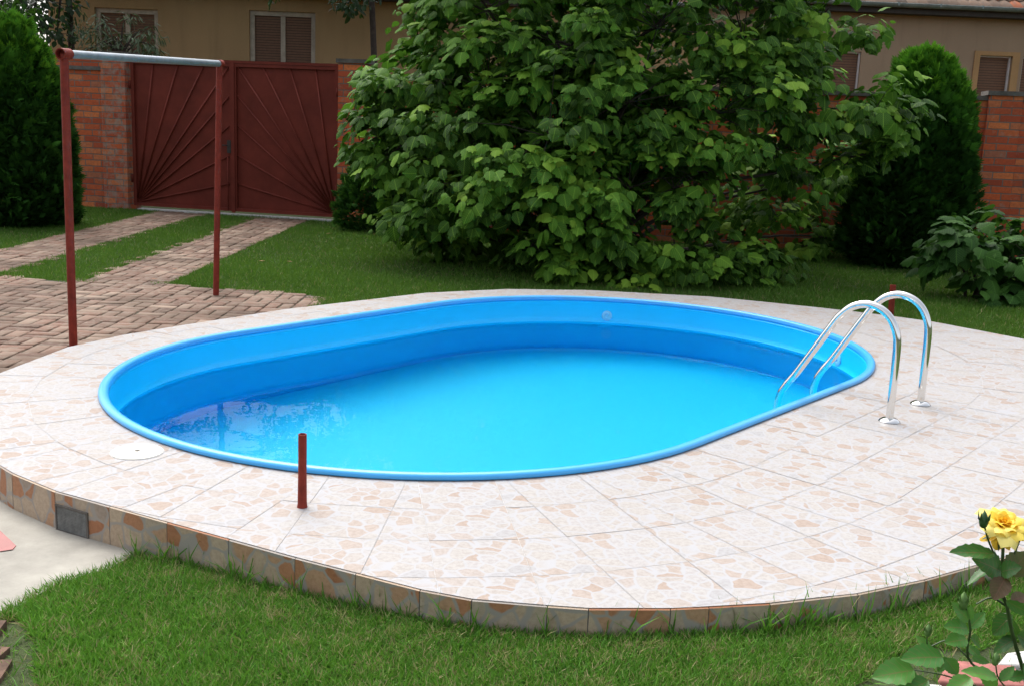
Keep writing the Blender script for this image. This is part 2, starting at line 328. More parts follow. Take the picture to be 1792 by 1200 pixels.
M_rose = mat_leaf('rose_leaf', [(0, (.025, .085, .02, 1)), (.5, (.065, .21, .035, 1)), (.8, (.16, .38, .07, 1)), (.9, (.12, .06, .03, 1)), (1, (.14, .05, .035, 1))], .35, .25)
M_stem = mat_plain('rose_stem', (.05, .09, .025, 1), .5, .3, 40)
def mat_petal():
    m, t, b = newmat('yellow_petal'); a = attr(t); c = ramp(t, a, [(0, (.85, .50, .02, 1)), (.5, (.88, .68, .06, 1)), (1, (.90, .76, .22, 1))])
    t.links.new(c, b.inputs['Base Color']); b.inputs['Roughness'].default_value = .55
    tr = N(t, 'ShaderNodeBsdfTranslucent'); mx = N(t, 'ShaderNodeMixShader'); mx.inputs[0].default_value = .35; t.links.new(c, tr.inputs[0])
    t.links.new(b.outputs[0], mx.inputs[1]); t.links.new(tr.outputs[0], mx.inputs[2]); t.links.new(mx.outputs[0], t.nodes['Material Output'].inputs[0]); return m
M_petal = mat_petal()
M_pink = mat_plain('pink_concrete_slab', (.36, .13, .11, 1), .9, .15, 20, bstr=.4)
M_stone = mat_plain('white_stone', (.55, .53, .50, 1), .9, .12, 20, bstr=.4)
M_redsheet = mat_plain('red_painted_sheet', (.30, .055, .045, 1), .5, .12, 12)

# ------------------------------------------------------------------ the pool's plan
PC = np.array([.116, 6.92]); TH = .8866; PA, PR = .952, 1.80; DZ = .17
AX = np.array([math.cos(TH), math.sin(TH)]); NX = np.array([-math.sin(TH), math.cos(TH)])
def uv2w(u, v): return PC+AX*u+NX*v
def stadium(r, n=40):
    "closed outline of the oval at radius r, counter-clockwise in (u, v)"
    L = [(PA+r*math.cos(a), r*math.sin(a)) for a in np.linspace(-math.pi/2, math.pi/2, n)]
    L += [(-PA+r*math.cos(a), r*math.sin(a)) for a in np.linspace(math.pi/2, 3*math.pi/2, n)]
    out = []
    for i, p in enumerate(L):       # subdivide the straight sides
        q = L[(i+1) % len(L)]; out.append(p)
        if math.dist(p, q) > .5: out += [(p[0]+(q[0]-p[0])*k/12, p[1]+(q[1]-p[1])*k/12) for k in range(1, 12)]
    return [uv2w(*p) for p in out]
K = [(0,813),(23,827),(98,858),(158,874),(267,903),(327,919),(448,953),(518,974),(640,1005),(736,1030),(826,1047),(958,1058),(1030,1063),(1173,1063),(1240,1060),(1347,1054),(1500,1037),(1617,1013),(1710,987),(1792,963)]
D = [(0,652),(72,625),(118,607),(215,586),(358,563),(502,541),(640,525),(743,513),(887,506),(1030,508),(1240,519),(1333,528),(1467,542),(1560,553),(1633,563),(1792,593)]
near = [gp(*p, z=DZ)[:2] for p in K]; far = [gp(*p, z=DZ)[:2] for p in D]
rc = uv2w(PA, 0); lc = uv2w(-PA, 0)
right = [uv2w(u, -3.41) for u in (-.6, 0, .6)]+[uv2w(PA+3.40*math.cos(a), 3.40*math.sin(a)) for a in np.radians(np.arange(-88, -40, 8))]
a0 = math.atan2(*(far[0]-lc)[::-1]); a1 = math.atan2(*(near[0]-lc)[::-1]); a0 %= 2*math.pi; a1 %= 2*math.pi
if a1 < a0: a1 += 2*math.pi
left = [lc+2.42*np.array([math.cos(a), math.sin(a)]) for a in np.linspace(a0, a1, 7)[1:-1]]
outline = near+right+far[::-1]+left
def hull(P):
    P = sorted(map(tuple, P)); 
    def half(Q):
        h = []
        for p in Q:
            while len(h) > 1 and (h[-1][0]-h[-2][0])*(p[1]-h[-2][1])-(h[-1][1]-h[-2][1])*(p[0]-h[-2][0]) <= 1e-5: h.pop()
            h.append(p)
        return h
    a, b = half(P), half(P[::-1]); return a[:-1]+b[:-1]
DECK = hull(outline)        # counter-clockwise convex outline
def clip(poly, cl):
    out = poly
    for i in range(len(cl)):
        a = np.array(cl[i]); b = np.array(cl[(i+1) % len(cl)]); inp = out; out = []
        if not inp: break
        sd_ = lambda p: (b[0]-a[0])*(p[1]-a[1])-(b[1]-a[1])*(p[0]-a[0])
        for j in range(len(inp)):
            p, q = inp[j], inp[(j+1) % len(inp)]; dp, dq = sd_(p), sd_(q)
            if dp >= 0: out.append(p)
            if (dp >= 0) != (dq >= 0):
                t = dp/(dp-dq); out.append(tuple(np.array(p)+(np.array(q)-np.array(p))*t))
    return out
# ------------------------------------------------------------------ ground
mb = MB(); hole = stadium(PR-.03, 24)
big = [(-80, -20), (80, -20), (80, 140), (-80, 140)]
# ground sheet with the pool cut out: ring between the pool and a box around it, then four big quads
bx0, bx1, by0, by1 = -9., 9., 0.5, 14.
def ring_out(p):
    c = PC; dvec = np.array(p)-c; ts = [((bx1 if dvec[0] > 0 else bx0)-c[0])/dvec[0] if abs(dvec[0]) > 1e-9 else 1e9, ((by1 if dvec[1] > 0 else by0)-c[1])/dvec[1] if abs(dvec[1]) > 1e-9 else 1e9]
    return c+dvec*min(ts)
for i in range(len(hole)):
    p, q = hole[i], hole[(i+1) % len(hole)]; P_, Q_ = ring_out(p), ring_out(q)
    pts = [p, P_]
    if abs(P_[0]-Q_[0]) > 1e-6 and abs(P_[1]-Q_[1]) > 1e-6:
        cx_ = P_[0] if abs(P_[0]-bx0) < 1e-6 or abs(P_[0]-bx1) < 1e-6 else Q_[0]; cy_ = P_[1] if abs(P_[1]-by0) < 1e-6 or abs(P_[1]-by1) < 1e-6 else Q_[1]
        pts.append(np.array([cx_, cy_]))
    pts += [Q_, q]
    mb.face([(x[0], x[1], 0) for x in pts])
for (x0, y0, x1, y1) in ((-80, -20, 80, by0), (-80, by1, 80, 140), (-80, by0, bx0, by1), (bx1, by0, 80, by1)):
    mb.face([(x0, y0, 0), (x1, y0, 0), (x1, y1, 0), (x0, y1, 0)])
tag(mb.build('ground', M_lawn), kind='structure')

# ------------------------------------------------------------------ deck
def ringmesh(name, inner, z):
    "grout slab between the pool hole and the deck outline"
    mb = MB(); c = PC
    def rayhit(d):
        best = 1e9
        for i in range(len(DECK)):
            a = np.array(DECK[i]); b = np.array(DECK[(i+1) % len(DECK)]); e = b-a; den = d[0]*e[1]-d[1]*e[0]
            if abs(den) < 1e-12: continue
            t = ((a-c)[0]*e[1]-(a-c)[1]*e[0])/den; s_ = ((a-c)[0]*d[1]-(a-c)[1]*d[0])/den
            if t > 0 and -1e-6 <= s_ <= 1+1e-6: best = min(best, t)
        return c+d*best*.9985
    angs = sorted([math.atan2(p[1]-c[1], p[0]-c[0]) for p in list(inner)+[np.array(q) for q in DECK]])
    def inhit(a):
        d = np.array([math.cos(a), math.sin(a)]); lo, hi = 0, 5
        for _ in range(40):
            m_ = (lo+hi)/2; w = d*m_; u = w@AX; v = w@NX; e = math.hypot(u-max(-PA, min(PA, u)), v)
            if e < PR-.03: lo = m_
            else: hi = m_
        return c+d*lo
    for i in range(len(angs)):
        a, b = angs[i], angs[(i+1) % len(angs)]
        if i == len(angs)-1: b += 2*math.pi
        if b-a < 1e-6: continue
        da, db = (np.array([math.cos(x), math.sin(x)]) for x in (a, b)); Pi, Qi, Po, Qo = inhit(a), inhit(b), rayhit(da), rayhit(db)
        mb.face([(*Pi, z), (*Po, z), (*Qo, z), (*Qi, z)]); mb.face([(*Po, -.02), (*Qo, -.02), (*Qo, z), (*Po, z)])
    return mb.build(name, M_grout)
deck = ringmesh('pool_deck', hole, DZ-.0018); tag(deck, kind='structure')
top = MB(); T = .33
def inset(poly, g=.0011):
    P = [np.array(p) for p in poly]; A = sum(P[i][0]*P[(i+1) % len(P)][1]-P[(i+1) % len(P)][0]*P[i][1] for i in range(len(P)))/2
    if abs(A) < 4e-4: return None
    if A < 0: P = P[::-1]
    n = len(P); Q = []
    for i in range(n):
        e1 = P[i]-P[i-1]; e2 = P[(i+1) % n]-P[i]; l1, l2 = np.linalg.norm(e1), np.linalg.norm(e2)
        if l1 < 1e-6 or l2 < 1e-6: continue
        n1 = np.array([-e1[1], e1[0]])/l1; n2 = np.array([-e2[1], e2[0]])/l2; k = 1+n1@n2
        Q.append(P[i]+(n1+n2)*g/max(k, .3))
    return Q
ti = 0
def tile(quad, uvs_of, z=DZ):
    "quad in world xy -> clipped, inset tile, gently uneven"
    global ti; ti += 1
    w = clip([tuple(p) for p in quad], DECK)
    if len(w) < 3: return
    w = inset(w)
    if w is None or len(w) < 3: return
    off = random.choice([(0, 0), (1.7, .6), (3.1, 2.2), (.9, 4.4), (5.3, 1.1)]); zz = z+random.uniform(-.0006, .0006)
    top.face([(p[0], p[1], zz) for p in w], [tuple(np.array(uvs_of(p))+off) for p in w], random.random())
rows = [(PR-.015 if k == 0 else PR+T*k, PR+T*(k+1)) for k in range(7)]
for sgn in (1, -1):                       # the straight sides
    u0 = -PA
    while u0 < PA-1e-6:
        u1 = min(u0+T, PA)
        for (r0, r1) in rows:
            q = [uv2w(u0, sgn*r0), uv2w(u1, sgn*r0), uv2w(u1, sgn*r1), uv2w(u0, sgn*r1)]
            if sgn < 0: q = q[::-1]
            tile(q, lambda p, u0=u0, r1=r1: ((p-PC)@AX-u0, (p-PC)@NX-r1))
        u0 = u1
NW = 15
for side in (1, -1):                      # the round ends: straight columns with wedges between them
    cc = uv2w(side*PA, 0)
    for k in range(NW):
        aw = (k+.5)*math.pi/NW-math.pi/2+(math.pi if side < 0 else 0)+TH
        dr = np.array([math.cos(aw), math.sin(aw)]); dt = np.array([-dr[1], dr[0]]); tn = math.tan(math.pi/2/NW)
        for (r0, r1) in rows:
            f = lambda p, r1=r1: ((p-cc)@dt, (p-cc)@dr-r1)
            r0_ = r0-(.03 if r0 < PR else 0)
            tile([cc+dr*r0_-dt*T/2, cc+dr*r1-dt*T/2, cc+dr*r1+dt*T/2, cc+dr*r0_+dt*T/2][::-1], f)
        # the wedge between this column and the next
            if k < NW-1:
                a2 = aw+math.pi/NW; dr2 = np.array([math.cos(a2), math.sin(a2)]); dt2 = np.array([-dr2[1], dr2[0]])
                tile([cc+dr*r0_+dt*T/2, cc+dr*r1+dt*T/2, cc+dr2*r1-dt2*T/2, cc+dr2*r0_-dt2*T/2][::-1], f)
            else:
                tile([cc+dr*r0_+dt*T/2, cc+dr*r1+dt*T/2, cc+dr*r1+dt*r1*tn, cc+dr*r0_+dt*r0_*tn][::-1], f)
            if k == 0: tile([cc+dr*r0_-dt*r0_*tn, cc+dr*r1-dt*r1*tn, cc+dr*r1-dt*T/2, cc+dr*r0_-dt*T/2][::-1], f)
o = top.build('deck_tiles', M_tile, deck)
side = MB(); VENT = None
kv = np.array(near[2]), np.array(near[3])
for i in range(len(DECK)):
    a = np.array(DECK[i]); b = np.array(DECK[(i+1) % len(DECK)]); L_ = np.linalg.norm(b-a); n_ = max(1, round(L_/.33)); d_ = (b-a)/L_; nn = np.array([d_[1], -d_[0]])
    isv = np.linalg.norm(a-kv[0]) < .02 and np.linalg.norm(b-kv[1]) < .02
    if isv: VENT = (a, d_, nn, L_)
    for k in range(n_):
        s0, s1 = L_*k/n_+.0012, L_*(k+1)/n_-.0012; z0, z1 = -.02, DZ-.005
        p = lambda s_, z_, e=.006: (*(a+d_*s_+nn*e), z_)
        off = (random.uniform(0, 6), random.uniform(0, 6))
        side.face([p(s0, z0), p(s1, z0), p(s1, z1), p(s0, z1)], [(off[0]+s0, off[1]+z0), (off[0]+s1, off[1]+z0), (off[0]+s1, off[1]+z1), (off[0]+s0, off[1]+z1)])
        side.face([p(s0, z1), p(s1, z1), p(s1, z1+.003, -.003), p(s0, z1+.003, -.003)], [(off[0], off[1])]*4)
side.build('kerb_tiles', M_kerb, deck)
mid_ = (kv[0]+kv[1])/2; best = min(range(len(DECK)), key=lambda i: edge_d(mid_, DECK[i], DECK[(i+1) % len(DECK)]))
a_, b_ = np.array(DECK[best]), np.array(DECK[(best+1) % len(DECK)]); dd = (b_-a_)/np.linalg.norm(b_-a_); VENT = (a_+dd*((kv[0]-a_)@dd), dd, None, float((kv[1]-kv[0])@dd))
if VENT is not None:
    a, d_, nn, L_ = VENT; mb = MB(); ctr = a+d_*L_/2
    vg = empty('vent_grille', (*ctr, 0), 'grey plastic grille let into the tiled kerb beside the pale concrete', 'vent')
    dn = (d_[0], d_[1])
    mb.box(a, dn, .004, L_-.004, -.013, -.005, .008, .016); mb.box(a, dn, .004, L_-.004, -.013, -.005, .112, .120)
    mb.box(a, dn, .004, .012, -.012, -.005, .016, .112); mb.box(a, dn, L_-.012, L_-.004, -.012, -.005, .016, .112); mb.build('frame', M_cap, vg)
    mb = MB()
    mb.box(a, dn, .012, L_-.012, -.0075, -.0062, .016, .112)
    for z in np.arange(.019, .110, .0065): mb.box(a, dn, .012, L_-.012, -.0098, -.0077, z, z+.0028)
    for s_ in np.arange(.018, L_-.014, .008): mb.box(a, dn, s_, s_+.002, -.0108, -.0099, .016, .112)
    mb.build('mesh', M_mesh, vg)

# ------------------------------------------------------------------ swimming pool
pool = empty('swimming_pool', (PC[0], PC[1], -.95), 'oval blue vinyl lined pool set into the pale tiled deck', 'swimming pool')
def sweep(mb, prof, n=48, close=False):
    "sweep (radius, z) profile round the oval"
    rings = [stadium(r, n) for r, z in prof]; m = len(rings[0]); V = [(*p, prof[j][1]) for j, R_ in enumerate(rings) for p in R_]; Fc = []
    for j in range(len(prof)-1):
        for i in range(m): Fc.append((j*m+i, j*m+(i+1) % m, (j+1)*m+(i+1) % m, (j+1)*m+i))
    mb.mesh(V, Fc); return m
WZ, FZ, IR = -.04, -1.02, 1.752
mb = MB(); prof = [(PR-.012, .172), (PR+.001, .174)]+[(PR-.022+.026*math.cos(a), .183+.019*math.sin(a)) for a in np.radians(np.arange(-20, 181, 14))]+[(PR-.05, .170), (IR+.012, .160)]
sweep(mb, prof); mb.build('rim', M_rim, pool, smooth=True)
mb = MB(); sweep(mb, [(IR+.012, .164), (IR, .150), (IR+.004, .02), (IR-.004, -.012), (IR-.009, -.02), (IR-.004, -.028), (IR, -.05), (IR, FZ)])
mb.build('liner_wall', M_vinyl, pool, smooth=True)
mb = MB(); R_ = stadium(IR+.002, 48); mb.face([(*p, FZ+.001) for p in R_]); mb.build('pool_floor', M_floor, pool)
mb = MB(); mb.lathe((0, 0, 0), [(.001, .0), (.045, .0), (.045, .012), (.02, .018), (.001, .018)], 20)
def fitting(px, py, r):
    "round fitting flat on the inner wall at the place the photograph shows it"
    rr = (px-896)*RT-(py-600)*UP+F*FW; best = None
    for t in np.linspace(.002, .008, 4000):
        X = CAM+rr*t; w = X[:2]-PC; u, v = w@AX, w@NX; e = math.hypot(u-max(-PA, min(PA, u)), v)
        if e >= IR and X[2] < .16 and X[1] > 6: best = X; nd = np.array([u-max(-PA, min(PA, u)), v])/e; break
    if best is None: return None
    nw = AX*nd[0]+NX*nd[1]; n3 = -np.array([nw[0], nw[1], 0]); tt = np.array([-nw[1], nw[0], 0]); zz = np.array([0, 0, 1.])
    m_ = MB(); V = []; prof_ = [(r, .001), (r, .008), (r*.75, .014), (r*.4, .014), (r*.35, .006), (.001, .006)]
    for q, h in prof_:
        for k in range(20): a = k*math.pi/10; V.append(best+n3*h+q*(math.cos(a)*tt+math.sin(a)*zz))
    m_.mesh(V, [(i*20+k, i*20+(k+1) % 20, (i+1)*20+(k+1) % 20, (i+1)*20+k) for i in range(5) for k in range(20)])
    return m_.build('inlet_nozzle', mat_nz, pool, smooth=True)
mat_nz = mat_plain('pale_blue_fitting', (.25, .62, .85, 1), .4, .03)
fitting(1062, 553, .045); fitting(1467, 630, .045)
mb = MB(); mb.face([(*p, WZ) for p in stadium(IR+.003, 48)]); water = mb.build('water', mat_water()); tag(water, kind='structure')

# ------------------------------------------------------------------ ladder
lad = empty('pool_ladder', (2.22, 5.91, DZ), 'polished steel pool ladder arching from the tiles into the water', 'ladder')
prof = [(0, .17), (.0, .30), (0, .45), (.003, .58), (.014, .65), (.05, .72), (.11, .768), (.19, .785), (.27, .76), (.335, .70), (.39, .615), (.49, .45), (.56, .335), (.615, .255), (.645, .19), (.655, .10), (.655, -.15), (.655, -.55), (.655, -.85)]
into = np.array([-math.sin(TH), math.cos(TH)])
for bx in ((2.06, 5.70), (2.38, 6.12)):
    B = np.array(bx); mb = MB(); mb.tube(smoothpath([(*(B+into*v), z) for v, z in prof], 6), .0212, 18); hr = mb.build('handrail', M_steel, lad, smooth=True)
    mb = MB(); mb.lathe((B[0], B[1], DZ), [(.028, .012), (.055, .0005), (.057, .003), (.053, .009), (.036, .020), (.0235, .022)], 28); mb.build('flange', M_steel, hr, smooth=True)
for z in (-.09, -.34, -.59):
    B = np.array((2.06, 5.70))+into*.615; d_ = np.array([.6057, .7957]); mb = MB(); mb.box(B, d_, .0, .528, -.0, .085, z-.012, z+.012)
    for s_ in (.01, .49): mb.box(B, d_, s_, s_+.03, .085, .10, z-.02, z+.012)
    mb.build('step', M_steel, lad)
# skimmer lid
c0 = gp(240, 791, DZ); mb = MB(); loc = (c0[0], c0[1], DZ)
lid = empty('skimmer_lid', loc, 'round cream plastic lid set flat in the tiles near the pool rim', 'lid')
mb.lathe(loc, [(.112, .000), (.112, .005), (.108, .008), (.02, .0085), (.001, .0085)], 40); mb.build('cover', M_white, lid, smooth=True)
mb = MB(); mb.lathe(loc, [(.012, .0086), (.012, .0095), (.006, .0098), (.001, .0098)], 16); mb.build('finger_hole_plug', M_cap, lid)
mb = MB(); mb.lathe(loc, [(.1155, -.002), (.1155, .0018), (.1125, .002), (.1125, -.002)], 40); mb.build('seat_ring', M_grout, lid)

# ------------------------------------------------------------------ pipe stubs and carpet frame
def hollow_pipe(mb, base, top, r, wall=.004, flare=False):
    b, t = np.array(base, float), np.array(top, float); ax = (t-b)/np.linalg.norm(t-b)
    P = [b, b+ax*.02, b+(t-b)*.5, t, t-ax*.06]; Rr = [r*(1.28 if flare else 1), r*(1.1 if flare else 1), r, r, r-wall]
    mb.tube([P[0], P[1], P[2], P[3]-ax*.0005, P[3], P[3]-ax*.0002, P[3]-ax*.05], [Rr[0], Rr[1], r, r, r-.0012, r-wall, r-wall], 20, axis=ax)
b0 = gp(529, 886, DZ)
s1 = empty('pipe_stub', b0, 'short red pipe with flared foot standing on the tiles before the pool', 'pipe', 'red pipe stubs in the pool deck')
mb = MB(); hollow_pipe(mb, b0+[0, 0, -.003], b0+[.0, 0, .295], .0165, flare=True); mb.build('pipe', M_red, s1, smooth=True)
b1 = gp(1558, 560, 0.0)
s2 = empty('pipe_stub', b1, 'red pipe sticking up at the lawn edge behind the ladder', 'pipe', 'red pipe stubs in the pool deck')
mb = MB(); b1t = at(1563, 499, b1[1]); hollow_pipe(mb, b1, b1t, .028); mb.build('pipe', M_red, s2, smooth=True)
pA = np.array([-3.03, 7.33, 0]); tA = at(112, 95, 7.33); pB = gp(378, 520); tB = at(384, 112, pB[1])
fr = empty('carpet_frame', (pA+pB)/2, 'carpet beating frame of two red posts and a grey pipe on the brick paving', 'frame')
mb = MB(); mb.tube([pA, (pA+tA)/2, tA], .0275, 20); mb.build('post', M_red, fr, smooth=True)
mb = MB(); mb.tube([pB, (pB+tB)/2, tB], .0265, 20); mb.build('post', M_red, fr, smooth=True)
ax_ = (tB-tA)/np.linalg.norm(tB-tA)
mb = MB(); hollow_pipe(mb, tA+ax_*.06, tA-ax_*.045, .037, .006); cl = mb.build('collar', M_red, fr, smooth=True)
mb = MB(); mb.tube([tA+ax_*.055, tB+ax_*.02], .0275, 20); cb = mb.build('crossbar', M_galv, fr, smooth=True); cb['label'] = 'bare grey crossbar pipe'
mb = MB(); mb.tube([tB-ax_*.02, tB+ax_*.045], .033, 16); mb.build('collar', M_red, fr, smooth=True)

# ------------------------------------------------------------------ driveway, apron, kerb strips
def slab(name, poly, z, mat):
    mb = MB(); n = len(poly); mb.face([(*p, z) for p in poly]); 
    for i in range(n): mb.face([(*poly[i], -.01), (*poly[(i+1) % n], -.01), (*poly[(i+1) % n], z), (*poly[i], z)])
    return tag(mb.build(name, mat), kind='structure')
GD = np.array([3.38, -.64])/np.linalg.norm([3.38, -.64]); GP = np.array([-6.3, 18.02])
regions = [[(-5.83, 10.2), (-5.03, 10.3), (-5.0, 17.60), (-5.83, 17.82)], [(-4.14, 10.2), (-3.33, 10.3), (-3.28, 17.28), (-4.14, 17.42)],
           [(-9.5, 10.55), (-5.8, 10.48), (-4.93, 10.33), (-4.15, 10.25), (-3.46, 10.36), (-2.86, 10.18), (-1.83, 10.04), (-1.72, 9.42), (-2.0, 8.5), (-2.5, 7.5), (-3.0, 6.2), (-3.5, 5.0), (-9.5, 5.0)]]
for i, rg in enumerate(regions): pass
mb = MB()
for rg in regions: mb.face([(*p, .004+.0015*regions.index(rg)) for p in rg])
tag(mb.build('driveway_bed', mat_plain('mossy_joint', (.06, .055, .032, 1), 1, .3, 12)), kind='structure')
pv = MB(); m_ = .232; ang = math.radians(2)
for i in range(-50, 14):
    for j in range(0, 70):
        x0 = -1.0+i*m_; y0 = 4.6+j*m_*1.0; horiz = (i+j) % 2 == 0
        for k in (0, 1):
            cx_, cy_ = (x0+m_/2, y0+m_*(.25+.5*k)) if horiz else (x0+m_*(.25+.5*k), y0+m_/2)
            cx_ += random.gauss(0, .003); cy_ += random.gauss(0, .003)
            pt = np.array([[cx_, cy_]])
            if not any(inpoly(pt, rg)[0] for rg in regions) or inpoly(pt, DECK)[0]: continue
            hx, hy = (.1115, .052) if horiz else (.052, .1115); hx *= random.uniform(.95, 1.02); hy *= random.uniform(.96, 1.08); rot = random.gauss(0, .02); c_, s_ = math.cos(rot), math.sin(rot)
            z = .013+random.gauss(0, .002); tx, ty = random.gauss(0, .012), random.gauss(0, .012); q = []; bt = []
            for sx_, sy_ in ((-1, -1), (1, -1), (1, 1), (-1, 1)):
                lx, ly = sx_*hx, sy_*hy; q.append((cx_+lx*c_-ly*s_, cy_+lx*s_+ly*c_, z+lx*tx+ly*ty)); bt.append((q[-1][0]*1, q[-1][1]*1, .0))
            # small chamfer so that edges catch the light
            qi = [(cx_+(p[0]-cx_)*(1-.006/hx), cy_+(p[1]-cy_)*(1-.006/hy), p[2]+.005) for p in q]
            r_ = random.random(); b_ = len(pv.V)
            pv.mesh(qi+q+bt, [(0, 1, 2, 3)]+[(4+a, 4+(a+1) % 4, (a+1) % 4, a) for a in range(4)]+[(8+a, 8+(a+1) % 4, 4+(a+1) % 4, 4+a) for a in range(4)], r_)
tag(pv.build('brick_driveway', M_paver), kind='structure')
conc = [gp(*p)[:2] for p in ((300, 962), (243, 971), (193, 999), (107, 1024), (68, 1046), (10, 1080))]+[np.array([-1.66, 3.22]), np.array([-2.6, 3.1]), np.array([-4.2, 3.1]), np.array([-4.2, 5.0]), np.array([-2.3, 5.0]), np.array([-1.9, 4.4])]
slab('concrete_apron', conc, .014, M_conc)
slab('threshold_strip', [GP+GD*.1+np.array([-.19, -.98])*t for t in (.0, .16)][::-1]+[GP+GD*3.45+np.array([-.19, -.98])*t for t in (0, .16)], .035, M_stone)
beds = [[(-.9, 12.4), (.2, 11.7), (1.6, 11.6), (3.2, 12.4), (4.3, 13.6), (8, 14.3), (12, 15), (12, 15.6), (-1.6, 17.0), (-1.6, 15)], [(1.05, 2.95), (1.3, 3.2), (1.9, 3.38), (3., 3.5), (3., 2.0), (1.05, 2.0)], [(-2.6, 3.12), (-1.60, 3.24), (-1.42, 3.1), (-1.30, 2.85), (-1.2, 2.5), (-2.6, 2.4)]]
mb = MB()
for i, rg in enumerate(beds[1:]): mb.face([(*p, .006) for p in rg])
tag(mb.build('soil', M_soil), kind='structure')
# loose paving at the lower left corner
for k, (x, y, r_) in enumerate([(-1.70, 3.14, .1), (-1.63, 3.01, -.08), (-1.56, 2.88, .15)]):
    mb = MB(); c_, s_ = math.cos(r_), math.sin(r_); mb.box((x-.12, y-.055), (c_, s_), 0, .25, 0, .115, .0, .042, r=random.random())
    o = (setattr(mb, 'R', [.02+.03*k]*len(mb.R)) or mb).build('paving_brick', M_mud, loc=(x, y, 0)); tag(o, ['worn brown brick touching the pale concrete edge, farthest of the corner bricks', 'worn brown brick in the middle of the lower left corner row', 'worn brown brick at the very bottom left corner'][k], 'brick', 'loose bricks edging the near lawn')
    bv = o.modifiers.new('bevel', 'BEVEL'); bv.width = .008; bv.segments = 2
# red sheet metal foot on the concrete
q = [gp(-60, 925, .014), gp(28, 955, .014), gp(22, 962, .014), gp(-70, 975, .014)]; q = [np.array(p) for p in q]; mb = MB()
apex = np.array([q[0][0]-.0, q[0][1]+.02, .10])
mb.face([q[0], q[3], q[2], q[1]]); mb.face([q[3], q[2]+[0, 0, .004], q[1]+[0, 0, .004], gp(-5, 922, .055)]); mb.face([q[3], gp(-5, 922, .055), gp(-60, 905, .06)]); mb.face([q[2], q[1], q[1]+[0, 0, .004], q[2]+[0, 0, .004]])
mb.face([q[1], q[0], gp(-60, 905, .06), gp(-5, 922, .055)])
tag(mb.build('metal_plate', M_redsheet, loc=q[1]), 'bent red painted metal plate lying on the pale concrete at the left edge', 'metal plate')

# ------------------------------------------------------------------ walls and gate
def wall_thing(name, label, cat='wall', s0=0, **kw):
    P = GP+GD*s0; return empty(name, (P[0], P[1], 0), label, cat, **kw)
w1 = wall_thing('brick_wall', 'orange brick wall section between the thuja hedge and the gate pillar', s0=-3)
mb = MB(); mb.box(GP, GD, -6.5, -.50, -.05, .20, -.05, 2.22); mb.build('masonry', M_brick, w1)
mb = MB(); mb.box(GP, GD, -6.5, -.50, -.09, .24, 2.22, 2.28); mb.build('coping', M_cap, w1)
mb = MB(); mb.box(GP, GD, -6.5, -.50, -.04, .19, 2.28, 2.42); mb.build('top_course', M_brick, w1)
mb = MB(); mb.box(GP, GD, -6.5, -.5, -.07, .22, 2.42, 2.47); mb.build('cap', M_cap, w1)
def pillar(s0, s1, lab, mat, zt=2.46):
    p = wall_thing('brick_pillar', lab, 'pillar', (s0+s1)/2, group='brick pillars of the garden wall')
    mb = MB(); mb.box(GP, GD, s0, s1, -.13, .27, -.05, zt); mb.build('masonry', mat, p)
    if mat is M_brickw: mb = MB(); mb.box(GP, GD, s0-.035, s0-.002, -.075, -.052, 0, 2.2); mb.build('mortar_seam', M_stone, p)
    mb = MB(); mb.box(GP, GD, s0-.03, s1+.03, -.16, .30, zt, zt+.06); mb.build('cap', M_cap, p)
pillar(-.50, -.08, 'mortar smeared brick pillar left of the red gate', M_brickw)
pillar(3.53, 3.95, 'brick pillar half covered by leaves right of the red gate', M_brick)
w2 = wall_thing('brick_wall', 'red brick wall running behind the big leafy tree and the right conifer', s0=8)
mb = MB(); mb.box(GP, GD, 3.95, 22, -.05, .20, -.05, 2.24); mb.build('masonry', M_brick, w2)
mb = MB(); mb.box(GP, GD, 3.95, 22, -.08, .23, 2.24, 2.30); mb.build('cap', M_cap, w2)
pillar(13.02, 13.46, 'brick pillar in the right garden wall below the ochre framed window', M_brick, 2.31)
gate = wall_thing('metal_gate', 'red brown sheet metal double gate with sunray bars', 'gate', 1.72)
GZ0, GZ1 = .07, 2.40; GL_, GM_, GR_ = -.05, 1.74, 3.50
def leaf(s0, s1, ox):
    mb = MB(); mb.box(GP, GD, s0+.015, s1-.015, .0, .012, GZ0+.015, GZ1-.01); L = mb.build('gate_leaf', M_gate, gate)
    mb = MB(); w = .055
    mb.box(GP, GD, s0+.003, s0+w, -.045, -.002, GZ0, GZ1); mb.box(GP, GD, s1-w, s1-.003, -.045, -.002, GZ0, GZ1)
    mb.box(GP, GD, s0+w, s1-w, -.042, -.002, GZ0, GZ0+.05); mb.box(GP, GD, s0+w, s1-w, -.042, -.002, GZ1-.05, GZ1)
    mb.build('frame', M_gate, L)
    a = np.array([s0+w if ox else s1-w, GZ0+.06]); far_ = s1-w if ox else s0+w; H_ = GZ1-GZ0
    ends = [(s0+w+(s1-s0-2*w)*f if ox else s1-w-(s1-s0-2*w)*f, GZ1-.05) for f in (.20, .46, .73, .99)]+[(far_, GZ0+H_*f) for f in (.79, .59, .385, .19)]
    mb = MB()
    for e in ends:
        e = np.array(e); d2 = e-a; l_ = np.linalg.norm(d2); d2 /= l_; nn = np.array([-d2[1], d2[0]])*.011; st = a+d2*.07
        c4 = [st+nn, st-nn, e-nn, e+nn]; P3 = lambda c, t: (*(GP+GD*c[0]+np.array([-GD[1], GD[0]])*t), c[1])
        lo = [P3(c, -.001) for c in c4]; hi = [P3(c, -.021) for c in c4]
        mb.mesh(lo+hi, [(4, 5, 6, 7), (0, 1, 5, 4), (1, 2, 6, 5), (2, 3, 7, 6), (3, 0, 4, 7)])
    mb.build('sunray_bars', M_gate, L)
    return L
